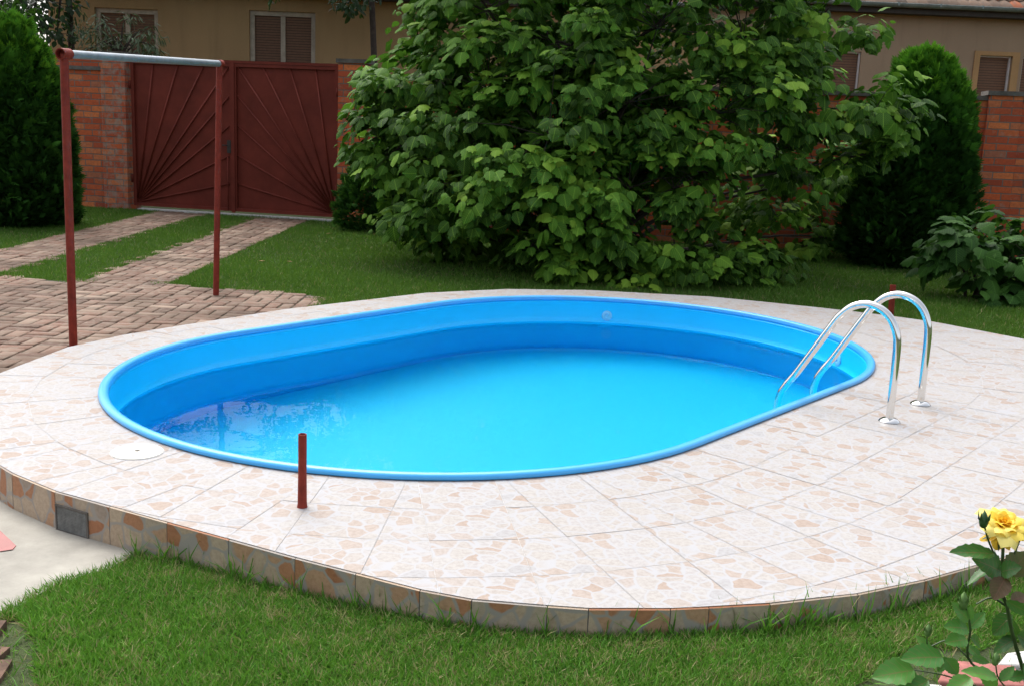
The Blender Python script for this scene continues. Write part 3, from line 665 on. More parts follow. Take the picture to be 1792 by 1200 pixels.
LL_ = leaf(GL_+.02, GM_-.004, True); RL_ = leaf(GM_+.004, GR_, False)
mb = MB(); mb.box(GP, GD, GM_-.03, GM_+.03, -.062, -.046, GZ0-.02, GZ1+.015); mb.build('meeting_bar', M_gate, RL_)
mb = MB(); mb.tube([(*(GP+GD*(GM_-.09)+np.array([-GD[1], GD[0]])*-.06), z) for z in (.08, .95)], .009, 8); mb.build('drop_bolt', M_gate, LL_)
mb = MB(); mb.box(GP, GD, GM_-.10, GM_-.035, -.062, -.046, 1.0, 1.2); lk = mb.build('lock_plate', M_dark, LL_)
mb = MB(); mb.tube([(*(GP+GD*(GM_-.07)+np.array([-GD[1], GD[0]])*-.09), 1.12), (*(GP+GD*(GM_-.17)+np.array([-GD[1], GD[0]])*-.09), 1.12)], .008, 8); mb.build('handle', M_dark, lk)
for s_, par in ((GL_+.01, LL_), (GR_-.01, RL_)):
    for z in (.45, 1.95):
        mb = MB(); mb.tube([(*(GP+GD*s_+np.array([-GD[1], GD[0]])*-.055), z), (*(GP+GD*s_+np.array([-GD[1], GD[0]])*-.055), z+.13)], .017, 10); mb.build('hinge', M_gate, par)
mb = MB(); mb.box(GP, GD, GL_-.03, GR_+.03, -.05, .03, GZ1+.003, GZ1+.045); mb.build('top_rail', M_gate, gate)

# ------------------------------------------------------------------ houses
HP = np.array([-3.8, 22.0]); HD = np.array([1.0, 0.0])
def hx(px, py):      # s along the facade and z seen at this pixel
    r = (px-896)*RT-(py-600)*UP+F*FW; X = CAM+r*((22.0-0)/r[1]); return X[0]-HP[0], X[2]
def facade(house, mat, s0, s1, zt, holes, name='wall'):
    "front wall with real window openings, side and back walls"
    mb = MB(); holes = sorted(holes); cur = s0; th_ = .38
    for (a, b, z0, z1) in holes:
        mb.box(HP, HD, cur, a, 0, th_, -.05, zt); mb.box(HP, HD, a, b, 0, th_, -.05, z0); mb.box(HP, HD, a, b, 0, th_, z1, zt); cur = b
    mb.box(HP, HD, cur, s1, 0, th_, -.05, zt)
    mb.box(HP, HD, s0, s0+.35, th_, 8, -.05, zt); mb.box(HP, HD, s1-.35, s1, th_, 8, -.05, zt); mb.box(HP, HD, s0+.35, s1-.35, 7.65, 8, -.05, zt)
    return mb.build(name, mat, house)
def roof(house, s0, s1, zt, slope=.62, over=.35):
    mb = MB(); n_ = 14; tl = .30; ridge = 4.0; 
    ns = int((s1-s0)/.20)
    for i in range(ns):
        a = s0+i*(s1-s0)/ns; b = a+(s1-s0)/ns
        for sgn in (0, 1):
            for k in range(n_):
                t0 = -over+(ridge+over)*k/n_; t1 = -over+(ridge+over)*(k+1)/n_+.04; z0 = zt+.03+(t0+over)*slope; z1 = zt+(t1+over)*slope-.015
                if sgn: t0, t1 = 8-t0, 8-t1
                P_ = lambda s_, t, z: (HP[0]+s_, HP[1]+t, z); m = (a+b)/2; r_ = random.random()
                mb.mesh([P_(a, t0, z0), P_(m, t0, z0+.035), P_(b, t0, z0), P_(b, t1, z1), P_(m, t1, z1+.035), P_(a, t1, z1), P_(a, t0, z0-.025), P_(m, t0, z0+.01), P_(b, t0, z0-.025)], [(0, 1, 4, 5), (1, 2, 3, 4), (6, 7, 1, 0), (7, 8, 2, 1)], r_)
    r = mb.build('roof', M_roof, house)
    mb = MB(); mb.box(HP, HD, s0, s1, -over+.05, 0, zt-.14, zt-.02); mb.build('soffit', M_dark, house)
    zr = zt+(ridge+over)*slope
    for sg in (s0+.1, s1-.3):
        g = MB(); q = [(HP[0]+sg+e, HP[1]+t, z) for e in (0, .2) for t, z in ((.1, zt), (7.9, zt), (4, zr-.2))]
        g.mesh(q, [(0, 1, 2), (5, 4, 3), (0, 3, 4, 1), (1, 4, 5, 2), (2, 5, 3, 0)]); g.build('gable', M_stuccoL, house)
    mb = MB(); mb.tube([(HP[0]+s0-.1, HP[1]+4, zr+.03), (HP[0]+s1+.1, HP[1]+4, zr+.03)], .1, 8); mb.build('ridge', M_roof, r)
    mb = MB(); V = []; nseg = 8; yy = HP[1]-over-.05; R2 = .075
    for sg in (s0, s1):
        for k in range(nseg+1): a = math.pi+math.pi*k/nseg; V.append((HP[0]+sg, yy+R2*math.cos(a), zt+.03+R2*math.sin(a)))
        for k in range(nseg+1): a = math.pi+math.pi*(nseg-k)/nseg; V.append((HP[0]+sg, yy+(R2-.006)*math.cos(a), zt+.034+(R2-.006)*math.sin(a)))
    mm = 2*(nseg+1); mb.mesh(V, [(k, (k+1) % mm, mm+(k+1) % mm, mm+k) for k in range(mm)]); gt = mb.build('gutter', M_zinc, house, smooth=True)
    for sg in np.arange(s0+.4, s1, .8): 
        mb = MB(); mb.box(HP, HD, sg, sg+.03, yy-HP[1]-R2-.008, yy-HP[1]+R2, zt+.03, zt+.045); mb.box(HP, HD, sg, sg+.03, yy-HP[1]-R2-.01, yy-HP[1]-R2-.003, zt-.02, zt+.03)
        mb.build('bracket', M_zinc, gt)
def window(house, a, b, z0, z1, fm, sur=None, mull=True, fw=.09):
    m_ = MB()
    for (p, q, r, s_) in ((a, a+fw, z0, z1), (b-fw, b, z0, z1), (a+fw, b-fw, z1-fw, z1), (a+fw, b-fw, z0, z0+.06)): m_.box(HP, HD, p, q, .06, .15, r, s_)
    if mull: m_.box(HP, HD, (a+b)/2-.045, (a+b)/2+.045, .07, .14, z0+.06, z1-fw)
    w = m_.build('window', fm, house)
    m_ = MB(); 
    spans = ((a+fw, (a+b)/2-.045), ((a+b)/2+.045, b-fw)) if mull else ((a+fw, b-fw),)
    for p, q in spans:
        m_ = MB(); m_.box(HP, HD, p, q, .11, .13, z0+.06, z1-fw); m_.build('shutter', M_shut, w)
    m_ = MB(); m_.box(HP, HD, a-.06, b+.06, -.09, .0, z0-.07, z0-.005); m_.build('sill', M_cap, w)
    if sur is not None:
        m_ = MB(); m_.box(HP, HD, a-.11, a, -.03, -.002, z0, z1+.08); m_.box(HP, HD, b, b+.14, -.03, -.002, z0, z1+.08); m_.box(HP, HD, a, b, -.03, -.002, z1, z1+.08); m_.build('surround', sur, w)
hs1 = empty('house', (HP[0]-1, HP[1], 0), 'tan stuccoed house with white framed windows behind the red gate', 'house')
sA, zA = hx(436, 18); sB, _ = hx(552, 22); sC, zC = hx(165, 13); sD, _ = hx(276, 15)
sE, _ = hx(85, 50)
facade(hs1, M_stuccoL, sE, 7.2, 4.0, [(sC, sD, 2.0, zC), (sA, sB, 2.0, zA)])
window(hs1, sA, sB, 2.0, zA, M_frame); window(hs1, sC, sD, 2.0, zC, M_frame)
roof(hs1, sE-.2, 7.2, 4.0, .17)
hs2 = empty('house', (HP[0]+11, HP[1], 0), 'grey brown house with zinc gutter and tiled roof behind the right wall', 'house')
s1_, z1_ = hx(1715, 97); s2_, _ = hx(1772, 98); s3_, _ = hx(1791, 98); s0_, z0_ = hx(1428, 88); s01, _ = hx(1508, 89)
facade(hs2, M_stuccoR, 7.25, 19, 4.16, [(s0_, s01, 2.0, z0_), (s1_, s2_, 2.0, z1_), (s3_, s3_+.66, 2.0, z1_)])
window(hs2, s0_, s01, 2.0, z0_, M_frame2, None, False, .03); window(hs2, s1_, s2_, 2.0, z1_, M_frame2, M_ochre, False, .03); window(hs2, s3_, s3_+.66, 2.0, z1_, M_frame2, None, False, .03)
roof(hs2, 7.25, 19.2, 4.16)

# ------------------------------------------------------------------ foliage
LEAF_V = [(0, 0, 0), (0, .35, .02), (0, .7, 0), (0, 1.02, -.10), (.20, -.07, -.03), (.42, .10, -.09), (.52, .36, -.15), (.33, .52, -.08), (.36, .68, -.13), (.14, .80, -.05)]
LEAF_V += [(-x, y, z) for x, y, z in LEAF_V[4:]]
LEAF_F = [(0, 4, 5, 1), (1, 5, 6, 7), (1, 7, 2), (2, 7, 8, 9), (2, 9, 3)]
LEAF_F += [tuple(reversed([i if i < 4 else i+6 for i in f])) for f in LEAF_F]
OVAL_V = [(0, 0, 0), (0, .33, .02), (0, .66, 0), (0, 1, -.08), (.2, .15, -.03), (.3, .42, -.06), (.2, .75, -.05), (-.2, .15, -.03), (-.3, .42, -.06), (-.2, .75, -.05)]
OVAL_F = [(0, 4, 5, 1), (1, 5, 6, 2), (2, 6, 3), (1, 8, 7, 0), (2, 9, 8, 1), (3, 9, 2)]
def leaves_mesh(name, mat, parent, pos, tip, nor, size, rnd, V=LEAF_V, Fc=LEAF_F, smooth=True):
    tip = nrm(tip); X = nrm(np.cross(tip, nor)); Z = np.cross(X, tip)
    v, l, s_, r, uv = inst(V, Fc, pos, X, tip, Z, size, rnd)
    return fast_mesh(name, v, l, s_, mat, parent, None, smooth, uv, r)
def mixed_leaves(name, mat, parent, pos, tip, nor, size, rnd, share=.4):
    "two leaf outlines, one lobed and one oval and more curled, in one mesh"
    tip = nrm(tip); X = nrm(np.cross(tip, nor)); Z = np.cross(X, tip); k = rng.random(len(pos)) < share; vs_, ls, ss, rs, us = [], [], [], [], []; nv = nl = 0
    for m, V, Fc in ((~k, LEAF_V, LEAF_F), (k, BROAD_V, OVAL_F)):
        v, l, s_, r, uv = inst(V, Fc, pos[m], X[m], tip[m], Z[m], size[m], rnd[m]); vs_.append(v); ls.append(l+nv); ss.append(s_+nl); rs.append(r); us.append(uv); nv += len(v); nl += len(l)
    return fast_mesh(name, np.concatenate(vs_), np.concatenate(ls), np.concatenate(ss), mat, parent, None, True, np.concatenate(us), np.concatenate(rs))
BROAD_V = [(0, 0, 0), (0, .33, .05), (0, .66, .0), (0, 1, -.22), (.30, .10, -.02), (.44, .42, -.13), (.28, .76, -.12), (-.28, .14, .04), (-.42, .45, .02), (-.30, .72, -.10)]
def sph(n, r=rng):
    return nrm(r.normal(size=(n, 3)))
def crown(lobes, dens, nleaf, clump_r, size, ctr, young=.15, low=-.65):
    "leaf clumps over the surface of each limb's mass"
    PP = []; TT = []; NN = []; RR = []; SS = []; tips = []
    for (c, r) in lobes:
        c = np.array(c); r = np.array([r, r, r*.85]) if np.isscalar(r) else np.array(r)
        k = max(4, int(dens*r[0]*r[2])); d = sph(k*3); d = d[d[:, 2] > low][:k]
        rad = rng.uniform(.62, 1.08, (len(d), 1)); cc = c+d*r*rad; tips.append((c, cc))
        for j in range(len(cc)):
            n = int(nleaf*rng.uniform(.6, 1.3)); e = sph(n)
            lay = np.array([1, 1, .62]); p = cc[j]+e*lay*clump_r*rng.uniform(.35, 1.05, (n, 1))
            outw = nrm(e*.8+d[j]*.9+np.array([0, -.25, .0])); nor = nrm(outw*.75+np.array([0, 0, .75])+rng.normal(0, .33, (n, 3)))
            tip = outw*np.array([1, 1, .4])+np.array([0, 0, -.6])+rng.normal(0, .42, (n, 3)); tip = tip-nor*(tip*nor).sum(1, keepdims=True)
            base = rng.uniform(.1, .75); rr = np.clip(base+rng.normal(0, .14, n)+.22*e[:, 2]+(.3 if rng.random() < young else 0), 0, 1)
            PP.append(p); TT.append(tip); NN.append(nor); RR.append(rr); SS.append(size*rng.uniform(.5, 1.35, n))
    return np.concatenate(PP), np.concatenate(TT), np.concatenate(NN), np.concatenate(SS), np.concatenate(RR), tips
def limbs(name, parent, base, lobes, r0, mat=M_bark, fork=.4, stems=1, twigs=None):
    mb = MB(); base = np.array(base, float)
    for i, (c, r) in enumerate(lobes):
        if len(lobes) > 30 and (i % 3 if c[0] > 2.2 else i % 2): continue
        c = np.array(c, float); b = base+np.array([rng.uniform(-.12, .12), rng.uniform(-.12, .12), 0])*stems
        m1 = b+(c-b)*.35+np.array([0, 0, .25*abs(c[2]-b[2])]); m2 = b+(c-b)*.7+np.array([rng.uniform(-.1, .1), 0, .15])
        path = smoothpath([b, m1, m2, c], 4); mb.tube(path, list(np.linspace(r0, r0*.18, len(path))), 7)
    if twigs:
        for c, cc in twigs:
            for q in cc[::2]:
                m = (np.array(c)+q)/2+np.array([0, 0, .05]); mb.tube([c, m, q], [r0*.2, r0*.13, r0*.06], 4, caps=False)
    return mb.build(name, mat, parent, smooth=True)
TL = [(740,235,12.7,.8),(690,190,12.7,.42),(710,330,12.7,.5),(700,260,12.7,.42),(760,140,13,.75),(800,280,12.3,.85),(760,375,12.3,.5),(860,160,12.6,.95),(900,330,12,.85),(960,240,12.1,.95),
      (1000,380,11.8,.8),(955,455,11.6,.35),(1075,450,11.8,.5),(1180,430,11.8,.55),(1180,330,12.1,.6),(1225,420,12,.4),(1290,455,12,.38),(1345,470,12,.22),(1100,330,12,.85),(1250,200,12.3,.95),(1100,180,12.3,.95),
      (1000,80,12.7,1.05),(850,20,13.1,.85),(755,15,13.2,.45),(1150,50,12.7,1.05),(1300,70,12.9,.95),(1400,30,13.2,.7),(1470,-5,13.3,.45),(1370,175,12.6,.7),(1450,190,12.6,.6),(1530,195,12.5,.45),(1570,215,12.5,.32),(1500,235,12.5,.4),
      (1410,240,12.6,.4),(690,150,12.7,.3),(668,240,12.8,.3),(668,295,12.9,.28),(720,395,12.7,.35),(760,430,12.6,.25),(820,430,12.8,.3),(930,430,11.8,.35),(1040,470,11.6,.35),(1150,470,11.7,.3),(1230,480,11.7,.3),(1310,480,11.9,.25),(1000,310,12,.6),(1170,290,12.1,.6),(730,60,13.2,.3),(1560,260,12.4,.2),(1480,290,12.5,.2),(870,300,13.2,.9),(1050,250,13.2,1),(770,250,13.4,.8),(1000,450,13,.6),(850,420,13.4,.5),(1505,55,13,.22),(1000,480,11.5,.2),(1100,490,11.6,.2),(900,-110,13,1.1),(1060,-150,13,1.2),(1220,-140,13,1.2),(1370,-90,13.3,.9),(1000,-320,13.6,1.2),(1180,-330,13.6,1.2),(780,-120,13.6,.8),
      (1330,300,12.9,.35),(1400,320,13.4,.35),(1360,380,13.6,.3),(1350,330,14.9,.8),(1430,300,15,.7),(1420,430,15,.55),(1320,430,14.6,.5),(1490,420,15.1,.4),(1480,330,15,.5),(800,200,14.2,1),(1000,200,14.3,1.1),(1200,180,14.3,1.1),(1100,0,14.5,1.3),(950,0,14.5,1.2),(1350,120,14.2,.9),(850,350,13.6,.7),(1000,350,13.5,.9)]
tbase = np.array([.85, 13.2, 0])
lobes = [(at(px, py, Y), r) for px, py, Y, r in TL]
tree = empty('broadleaf_tree', tbase, 'large spreading tree with big glossy leaves sweeping down behind the pool', 'tree')
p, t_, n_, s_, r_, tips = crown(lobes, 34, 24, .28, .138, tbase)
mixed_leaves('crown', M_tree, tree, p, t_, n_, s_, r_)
limbs('trunk', tree, tbase, lobes, .034, stems=2.5, twigs=tips)
# bush at the right edge
bb = np.array([5.0, 11.6, 0]); bush = empty('leafy_bush', bb, 'low bush with broad dark leaves at the right edge of the lawn', 'bush')
bl = [(at(px, py, Y), r) for px, py, Y, r in [(1690,440,11.6,.42),(1740,470,11.5,.42),(1800,450,11.6,.5),(1660,420,11.8,.28),(1730,500,11.4,.25),(1790,500,11.4,.3),(1850,420,11.8,.5),(1770,400,12,.3),(1640,455,11.7,.15)]]
p, t_, n_, s_, r_, tips = crown(bl, 55, 12, .18, .17, bb); mixed_leaves('crown', M_bush, bush, p, t_, n_, s_, r_); limbs('stem', bush, bb, bl, .02, stems=1, twigs=tips)
# thujas
SPR_V = []; SPR_F = []
for k in range(-3, 4):
    a = k*.30; l = 1-.10*abs(k); y0 = .12+.10*(3-abs(k)); x0 = 0; dx, dy = math.sin(a), math.cos(a); w = .055; b = len(SPR_V)
    SPR_V += [(x0-w*dy, y0*.6+w*dx, 0), (x0+w*dy, y0*.6-w*dx, 0), (x0+dx*l*.55+w*1.3*dy, y0*.6+dy*l*.55-w*1.3*dx, -.03*abs(k)), (x0+dx*l*.8, y0*.6+dy*l*.8, -.05*abs(k)), (x0+dx*l*.55-w*1.3*dy, y0*.6+dy*l*.55+w*1.3*dx, -.03*abs(k))]
    SPR_F += [(b, b+1, b+2, b+3, b+4)]
def thuja(name, label, base, h, rx, n, tops=((0, 0, 1.0),), size=.13, cat='conifer', group=None, drop=.0, ry=None, pw=.45):
    base = np.array(base, float); t = empty(name, base, label, cat, group); P = []; O = []; R = []; ry = ry or rx
    for (ox, oy, hs_) in tops:
        m = n//len(tops); z = rng.beta(1.15, 1.05, m); H = h*hs_
        prof = np.minimum(1, (z+.03)*7)**.5*(np.clip(1-z, 0, 1)**pw)*(1.05+.0*z); a = rng.uniform(0, 2*math.pi, m)
        depth = 1-np.abs(rng.normal(0, .10, m)); lump = 1+.10*np.sin(a*5+z*9+ox*7)+.07*np.sin(a*11-z*23)+.05*np.sin(z*40+a*3)
        rr = prof*depth*lump
        P.append(np.stack([base[0]+ox+rx*rr*np.cos(a), base[1]+oy+ry*rr*np.sin(a), drop+z*H+rng.normal(0, .03, m)], 1))
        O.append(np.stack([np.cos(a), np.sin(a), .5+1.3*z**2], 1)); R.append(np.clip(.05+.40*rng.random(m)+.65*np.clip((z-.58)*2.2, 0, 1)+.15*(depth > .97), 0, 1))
    P = np.concatenate(P); O = nrm(np.concatenate(O)); R = np.concatenate(R)
    tip = nrm(O+rng.normal(0, .35, O.shape)); side_ = nrm(np.cross(tip, np.array([0, 0, 1.0]))+rng.normal(0, .5, O.shape)); nor = np.cross(side_, tip)
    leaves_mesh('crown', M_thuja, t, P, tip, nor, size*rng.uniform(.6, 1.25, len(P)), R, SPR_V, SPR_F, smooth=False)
    mb = MB(); mb.tube([base, base+[.02, 0, h*.45], base+[0, 0, h*.9]], [.07, .045, .012], 8)
    for k in range(60):
        z = rng.uniform(.08, .85)*h; a = rng.uniform(0, 6.28); l = rx*.75*(1-z/h)**.4; mb.tube([base+[0, 0, z], base+[l*math.cos(a), l*math.sin(a), z+l*.7]], [.018, .006], 5, caps=False)
    mb.build('trunk', M_bark, t); return t
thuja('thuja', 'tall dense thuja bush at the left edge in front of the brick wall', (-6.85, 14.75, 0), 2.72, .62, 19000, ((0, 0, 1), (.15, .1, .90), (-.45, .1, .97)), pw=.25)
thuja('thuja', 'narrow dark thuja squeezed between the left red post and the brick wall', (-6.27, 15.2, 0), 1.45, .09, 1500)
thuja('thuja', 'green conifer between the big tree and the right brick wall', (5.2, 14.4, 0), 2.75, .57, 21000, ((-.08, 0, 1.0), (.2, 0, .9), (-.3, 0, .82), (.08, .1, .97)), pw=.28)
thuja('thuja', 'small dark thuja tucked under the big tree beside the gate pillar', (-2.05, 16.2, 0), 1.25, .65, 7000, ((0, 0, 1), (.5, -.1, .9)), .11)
# trees behind the wall
def street_tree(label, base, trunk_top, lobes_px, r0=.07, mat=M_street, V=OVAL_V, Fc=OVAL_F, size=.12, dens=26, nleaf=34, cr=.30, name='street_tree', bark=M_bark):
    base = np.array(base, float); t = empty(name, base, label, 'tree'); lo = [(at(a, b, Y), r) for a, b, Y, r in lobes_px]
    p, tt, nn, ss, rr, tips = crown(lo, dens, nleaf, cr, size, base, low=-.95); leaves_mesh('crown', mat, t, p, tt, nn, ss, rr, V, Fc)
    mb = MB(); tp = np.array(trunk_top, float); mb.tube(smoothpath([base, (base+tp)/2+[.03, 0, 0], tp], 5), list(np.linspace(r0, r0*.7, 11)), 9)
    for c, r in lo: mb.tube(smoothpath([tp, (tp+c)/2+[0, 0, .2], c], 3), list(np.linspace(r0*.6, r0*.15, 7)), 6)
    for c, cc in tips:
        for q in cc[::3]: mb.tube([c, q], [r0*.18, r0*.05], 4, caps=False)
    mb.build('trunk', bark, t, smooth=True); return t
street_tree('slim dark trunked street tree beyond the gate with leaves hanging over its right leaf', (-2.62, 20.2, 0), at(648, -60, 20.2), [(640,-60,20.2,.9),(560,-70,20.2,.8),(465,-35,20,.45),(610,5,19.8,.18),(300,-75,20.6,.42),(365,-80,20.6,.42),(240,-70,20.5,.4),(500,-95,20.6,.4),(430,-150,20.8,.5),(345,-175,20.8,.6),(250,-170,20.7,.6),(540,-150,20.9,.6),(180,-130,20.6,.5),(700,-60,20.6,.55),(780,-130,20.8,.9),(250,-260,20.4,.6),(180,-330,20.6,.9),(100,-420,20.6,1.2),(240,-450,21.4,1.0),(700,-150,20.5,1.2),(520,-190,20.5,.8),(640,-300,20.5,1.2),(560,-330,20.8,.9),(330,-430,21,1.2),(310,-260,20.8,.8),(470,-480,21,1.1),(640,-470,21,1.4),(780,-380,21,1.5),(380,-180,20.6,.6),(250,-340,20.8,.9)])
street_tree('dark trunked street tree beyond the left brick wall', (-8.25, 20.3, 0), at(118, -60, 20.3), [(120,-90,20.3,.9),(60,-60,20,.75),(20,-30,19.8,.6),(180,-150,20.5,.9),(95,5,20,.35),(20,15,20,.4),(45,35,20,.25),(75,25,20,.25),(60,10,20,.3),(100,60,20,.22),(250,-190,20.5,.8),(100,-250,20.5,1.2)])
street_tree('mid green tree behind the left thuja at the far left', (-9.4, 18.5, 0), at(-40, 40, 18.5), [(-30,20,18.6,.7),(20,30,18.5,.35),(5,70,18.4,.4),(-60,90,18.4,.6),(35,0,18.6,.3)], mat=M_bush, size=.10)
LANCE_V = [(0, 0, 0), (.06, .3, 0), (.07, .6, -.02), (0, 1, -.1), (-.07, .6, -.02), (-.06, .3, 0)]; LANCE_F = [(0, 1, 2, 3, 4, 5)]
street_tree('silvery narrow leaved shrub rising behind the left brick wall', (-7.0, 19.4, 0), at(210, 105, 19.4), [(160,85,19.4,.3),(250,75,19.4,.25),(205,95,19.4,.3),(200,70,19.4,.25),(235,90,19.4,.22),(175,45,19.4,.2),(265,55,19.4,.16),(150,50,19.4,.15),(275,85,19.4,.14),(220,35,19.4,.12)], .03, M_silver, LANCE_V, LANCE_F, .14, 240, 16, .16, name='silvery_shrub')

# ------------------------------------------------------------------ rose bush
RY = 1.9; rb = at(1800, 1500, 2.05); rose = empty('rose_bush', (rb[0], rb[1], 0), 'rose bush with a full yellow bloom and green buds in the near right corner', 'rose bush')
RB0 = np.array([1.02, 2.05, 0.0])
mb = MB()
P_ = lambda x, y, Y=RY: at(x, y, Y)
stems = [([RB0, RB0+[0, 0, .35], P_(1800, 1215, 1.98), P_(1790, 1170, 1.95), P_(1772, 1110, 1.92), P_(1762, 1060), P_(1752, 1030), P_(1754, 985), P_(1756, 945)], .0042),
         ([P_(1753, 1010), P_(1742, 975), P_(1728, 940, 1.88), P_(1722, 915, 1.87)], .0022), ([P_(1756, 1008), P_(1772, 975), P_(1788, 935)], .0024),
         ([P_(1762, 1060), P_(1735, 1045), P_(1708, 1056)], .0022), ([RB0, RB0+[-.1, 0, .4], P_(1730, 1210, 1.98), P_(1694, 1150, 1.98), P_(1698, 1100, 1.97), P_(1690, 1062, 1.96)], .003),
         ([P_(1694, 1150, 1.98), P_(1660, 1120, 2.0), P_(1626, 1130, 2.0), P_(1622, 1108, 2.0)], .0018), ([P_(1790, 1230, 1.9), P_(1750, 1190, 1.88), P_(1742, 1160, 1.88)], .0018), ([P_(1710, 1200, 1.95), P_(1650, 1180, 1.95), P_(1590, 1170, 1.96)], .0018)]
for pth, r in stems: q = smoothpath(pth, 5); mb.tube(q, list(np.linspace(r, r*.7, len(q))), 8)
for k in range(16):                                      # thorns
    f = rng.uniform(0, 1); c = P_(1800-38*f, 1215-150*f, 1.98-.06*f); a = rng.uniform(0, 6.28); mb.tube([c, c+np.array([.008*math.cos(a), .008*math.sin(a), -.001])], [.0018, .0002], 5)
mb.build('stems', M_stem, rose, smooth=True)
def rose_leaf_mesh(items):
    "ovate serrated leaflets, each with its own bend"
    V = []; L = []; S = []; UV = []; R = []
    for (b, t, wd, roll, col) in items:
        b = np.array(b); t = np.array(t); ax = t-b; ln = np.linalg.norm(ax); ax /= ln
        vdir = nrm(CAM-(b+t)/2); n = vdir*math.cos(roll)+np.cross(ax, vdir)*math.sin(roll)+np.array([0, 0, .35]); n = n-ax*(n@ax); n /= np.linalg.norm(n); sd_ = np.cross(ax, n)
        m = 13; b0_ = len(V); prev = None; curl = rng.uniform(.05, .22)
        for i in range(m):
            f = i/(m-1); w = wd*ln*.5*(math.sin(math.pi*min(1, f**.8))**.75 if 0 < f < 1 else 0)*(1+(.10 if i % 2 else -.04))
            c = b+ax*ln*f-n*ln*curl*(f*f)
            for k, e in enumerate((-1, -.5, 0, .5, 1)):
                V.append(c+sd_*w*e+n*w*.28*abs(e)+n*.012*ln*math.sin(f*22)*abs(e)); UV_ = (e*.3, f); R.append(col); UV.append(UV_)
        for i in range(m-1):
            for k in range(4):
                q = (b0_+i*5+k, b0_+i*5+k+1, b0_+(i+1)*5+k+1, b0_+(i+1)*5+k); S.append(len(L)); L += q
    return V, L, S, [UV[i] for i in L], R
def lf(x0, y0, x1, y1, w=.55, Y0=1.9, dY=0, roll=0., col=.35): return (P_(x0, y0, Y0), P_(x1, y1, Y0+dY), w, roll, col)
items = [lf(1740,968,1664,962,.34,1.88,-.03,.5,.25), lf(1752,1000,1712,975,.75,1.89,-.02,.2,.2), lf(1752,1000,1782,990,.8,1.87,-.03,-.1,.3), lf(1760,1010,1738,1048,.75,1.86,-.02,.0,.93), lf(1765,1005,1800,965,.8,1.88,.02,.2,.88),
         lf(1745,985,1690,1018,.3,1.9,-.02,.9,.3), lf(1760,1050,1815,1080,.32,1.85,.0,.6,.3), lf(1768,1050,1800,1040,.5,1.88,.02,.2,.98), lf(1772,1075,1735,1110,.6,1.93,.02,.2,.15), lf(1775,1085,1750,1130,.6,1.94,.02,-.3,.2),
         lf(1695,1085,1672,1055,.55,1.96,-.01,.2,.6), lf(1696,1085,1700,1058,.45,1.97,0,.4,.65), lf(1694,1100,1658,1092,.6,1.96,-.02,.3,.5), lf(1696,1098,1724,1070,.55,1.97,.01,.1,.5), lf(1692,1118,1655,1122,.62,1.96,-.02,.2,.55), lf(1698,1115,1722,1128,.5,1.97,.02,-.2,.35),
         lf(1628,1140,1608,1112,.5,2.0,0,.4,.75), lf(1650,1150,1585,1145,.55,1.95,-.03,.3,.5), lf(1655,1152,1678,1180,.75,1.95,-.01,.0,.55), lf(1660,1150,1640,1175,.6,1.96,0,.1,.5), lf(1600,1172,1530,1180,.62,1.94,-.02,.15,.6), lf(1600,1172,1590,1205,.6,1.95,0,.3,.65),
         lf(1720,1170,1745,1210,.5,1.9,0,.2,.75), lf(1700,1185,1655,1215,.6,1.88,-.02,.2,.7), lf(1745,1185,1690,1168,.35,1.87,-.02,.4,.78), lf(1750,1190,1775,1165,.5,1.88,0,.1,.6), lf(1760,1185,1800,1178,.5,1.9,0,.1,.5), lf(1780,1110,1815,1130,.6,1.92,.02,.1,.15), lf(1780,1115,1735,1140,.5,1.93,.02,.4,.18),
         lf(1715,1150,1690,1125,.5,1.99,.02,.3,.3), lf(1740,1200,1720,1230,.5,1.9,0,.2,.75), lf(1625,1190,1560,1225,.6,1.93,-.02,.2,.45), lf(1790,1160,1830,1200,.6,1.9,0,.0,.4), lf(1700,1150,1735,1158,.4,1.95,0,.1,.6)]
for k in range(40):      # lower foliage, mostly below the frame
    x = rng.uniform(1560, 1960); y = rng.uniform(1230, 1700); a = rng.uniform(0, 6.28); items.append(lf(x, y, x+55*math.cos(a), y+30*math.sin(a), .55, rng.uniform(1.9, 2.1), 0, rng.uniform(-.5, .5), rng.uniform(.1, .7)))
V, L, S, UV, R = rose_leaf_mesh(items); fast_mesh('leaves', V, L, S, M_rose, rose, None, True, UV, R)
def petal(mb, base, up, out, ln, w, curl, cup, col, lip=.25):
    "a cupped petal with a rolled lip"
    up = nrm(np.array(up)); out = np.array(out)-up*(np.array(out)@up); out = nrm(out); sd_ = np.cross(up, out); m, n = 8, 7; V = []; ph = rng.uniform(0, 6)
    for i in range(m):
        f = i/(m-1); ang_ = curl*f; ww = w*(math.sin(math.pi*(.10+.78*f))**.6); r_ = out*math.sin(ang_)*ln*f+up*math.cos(ang_)*ln*f
        if f > .7: r_ = r_+out*lip*ln*(f-.7)*1.1-up*lip*ln*((f-.7)**2)*2.2
        for k in range(n):
            e = (k/(n-1)-.5)*2; V.append(base+r_+sd_*ww*e*.5-out*cup*w*e*e*.5*(1-.4*f)-up*ln*.12*e*e*f*(1.2)+out*.035*ln*math.sin(e*4+ph)*f)
    mb.mesh(V, [(i*n+k, i*n+k+1, (i+1)*n+k+1, (i+1)*n+k) for i in range(m-1) for k in range(n-1)], col)
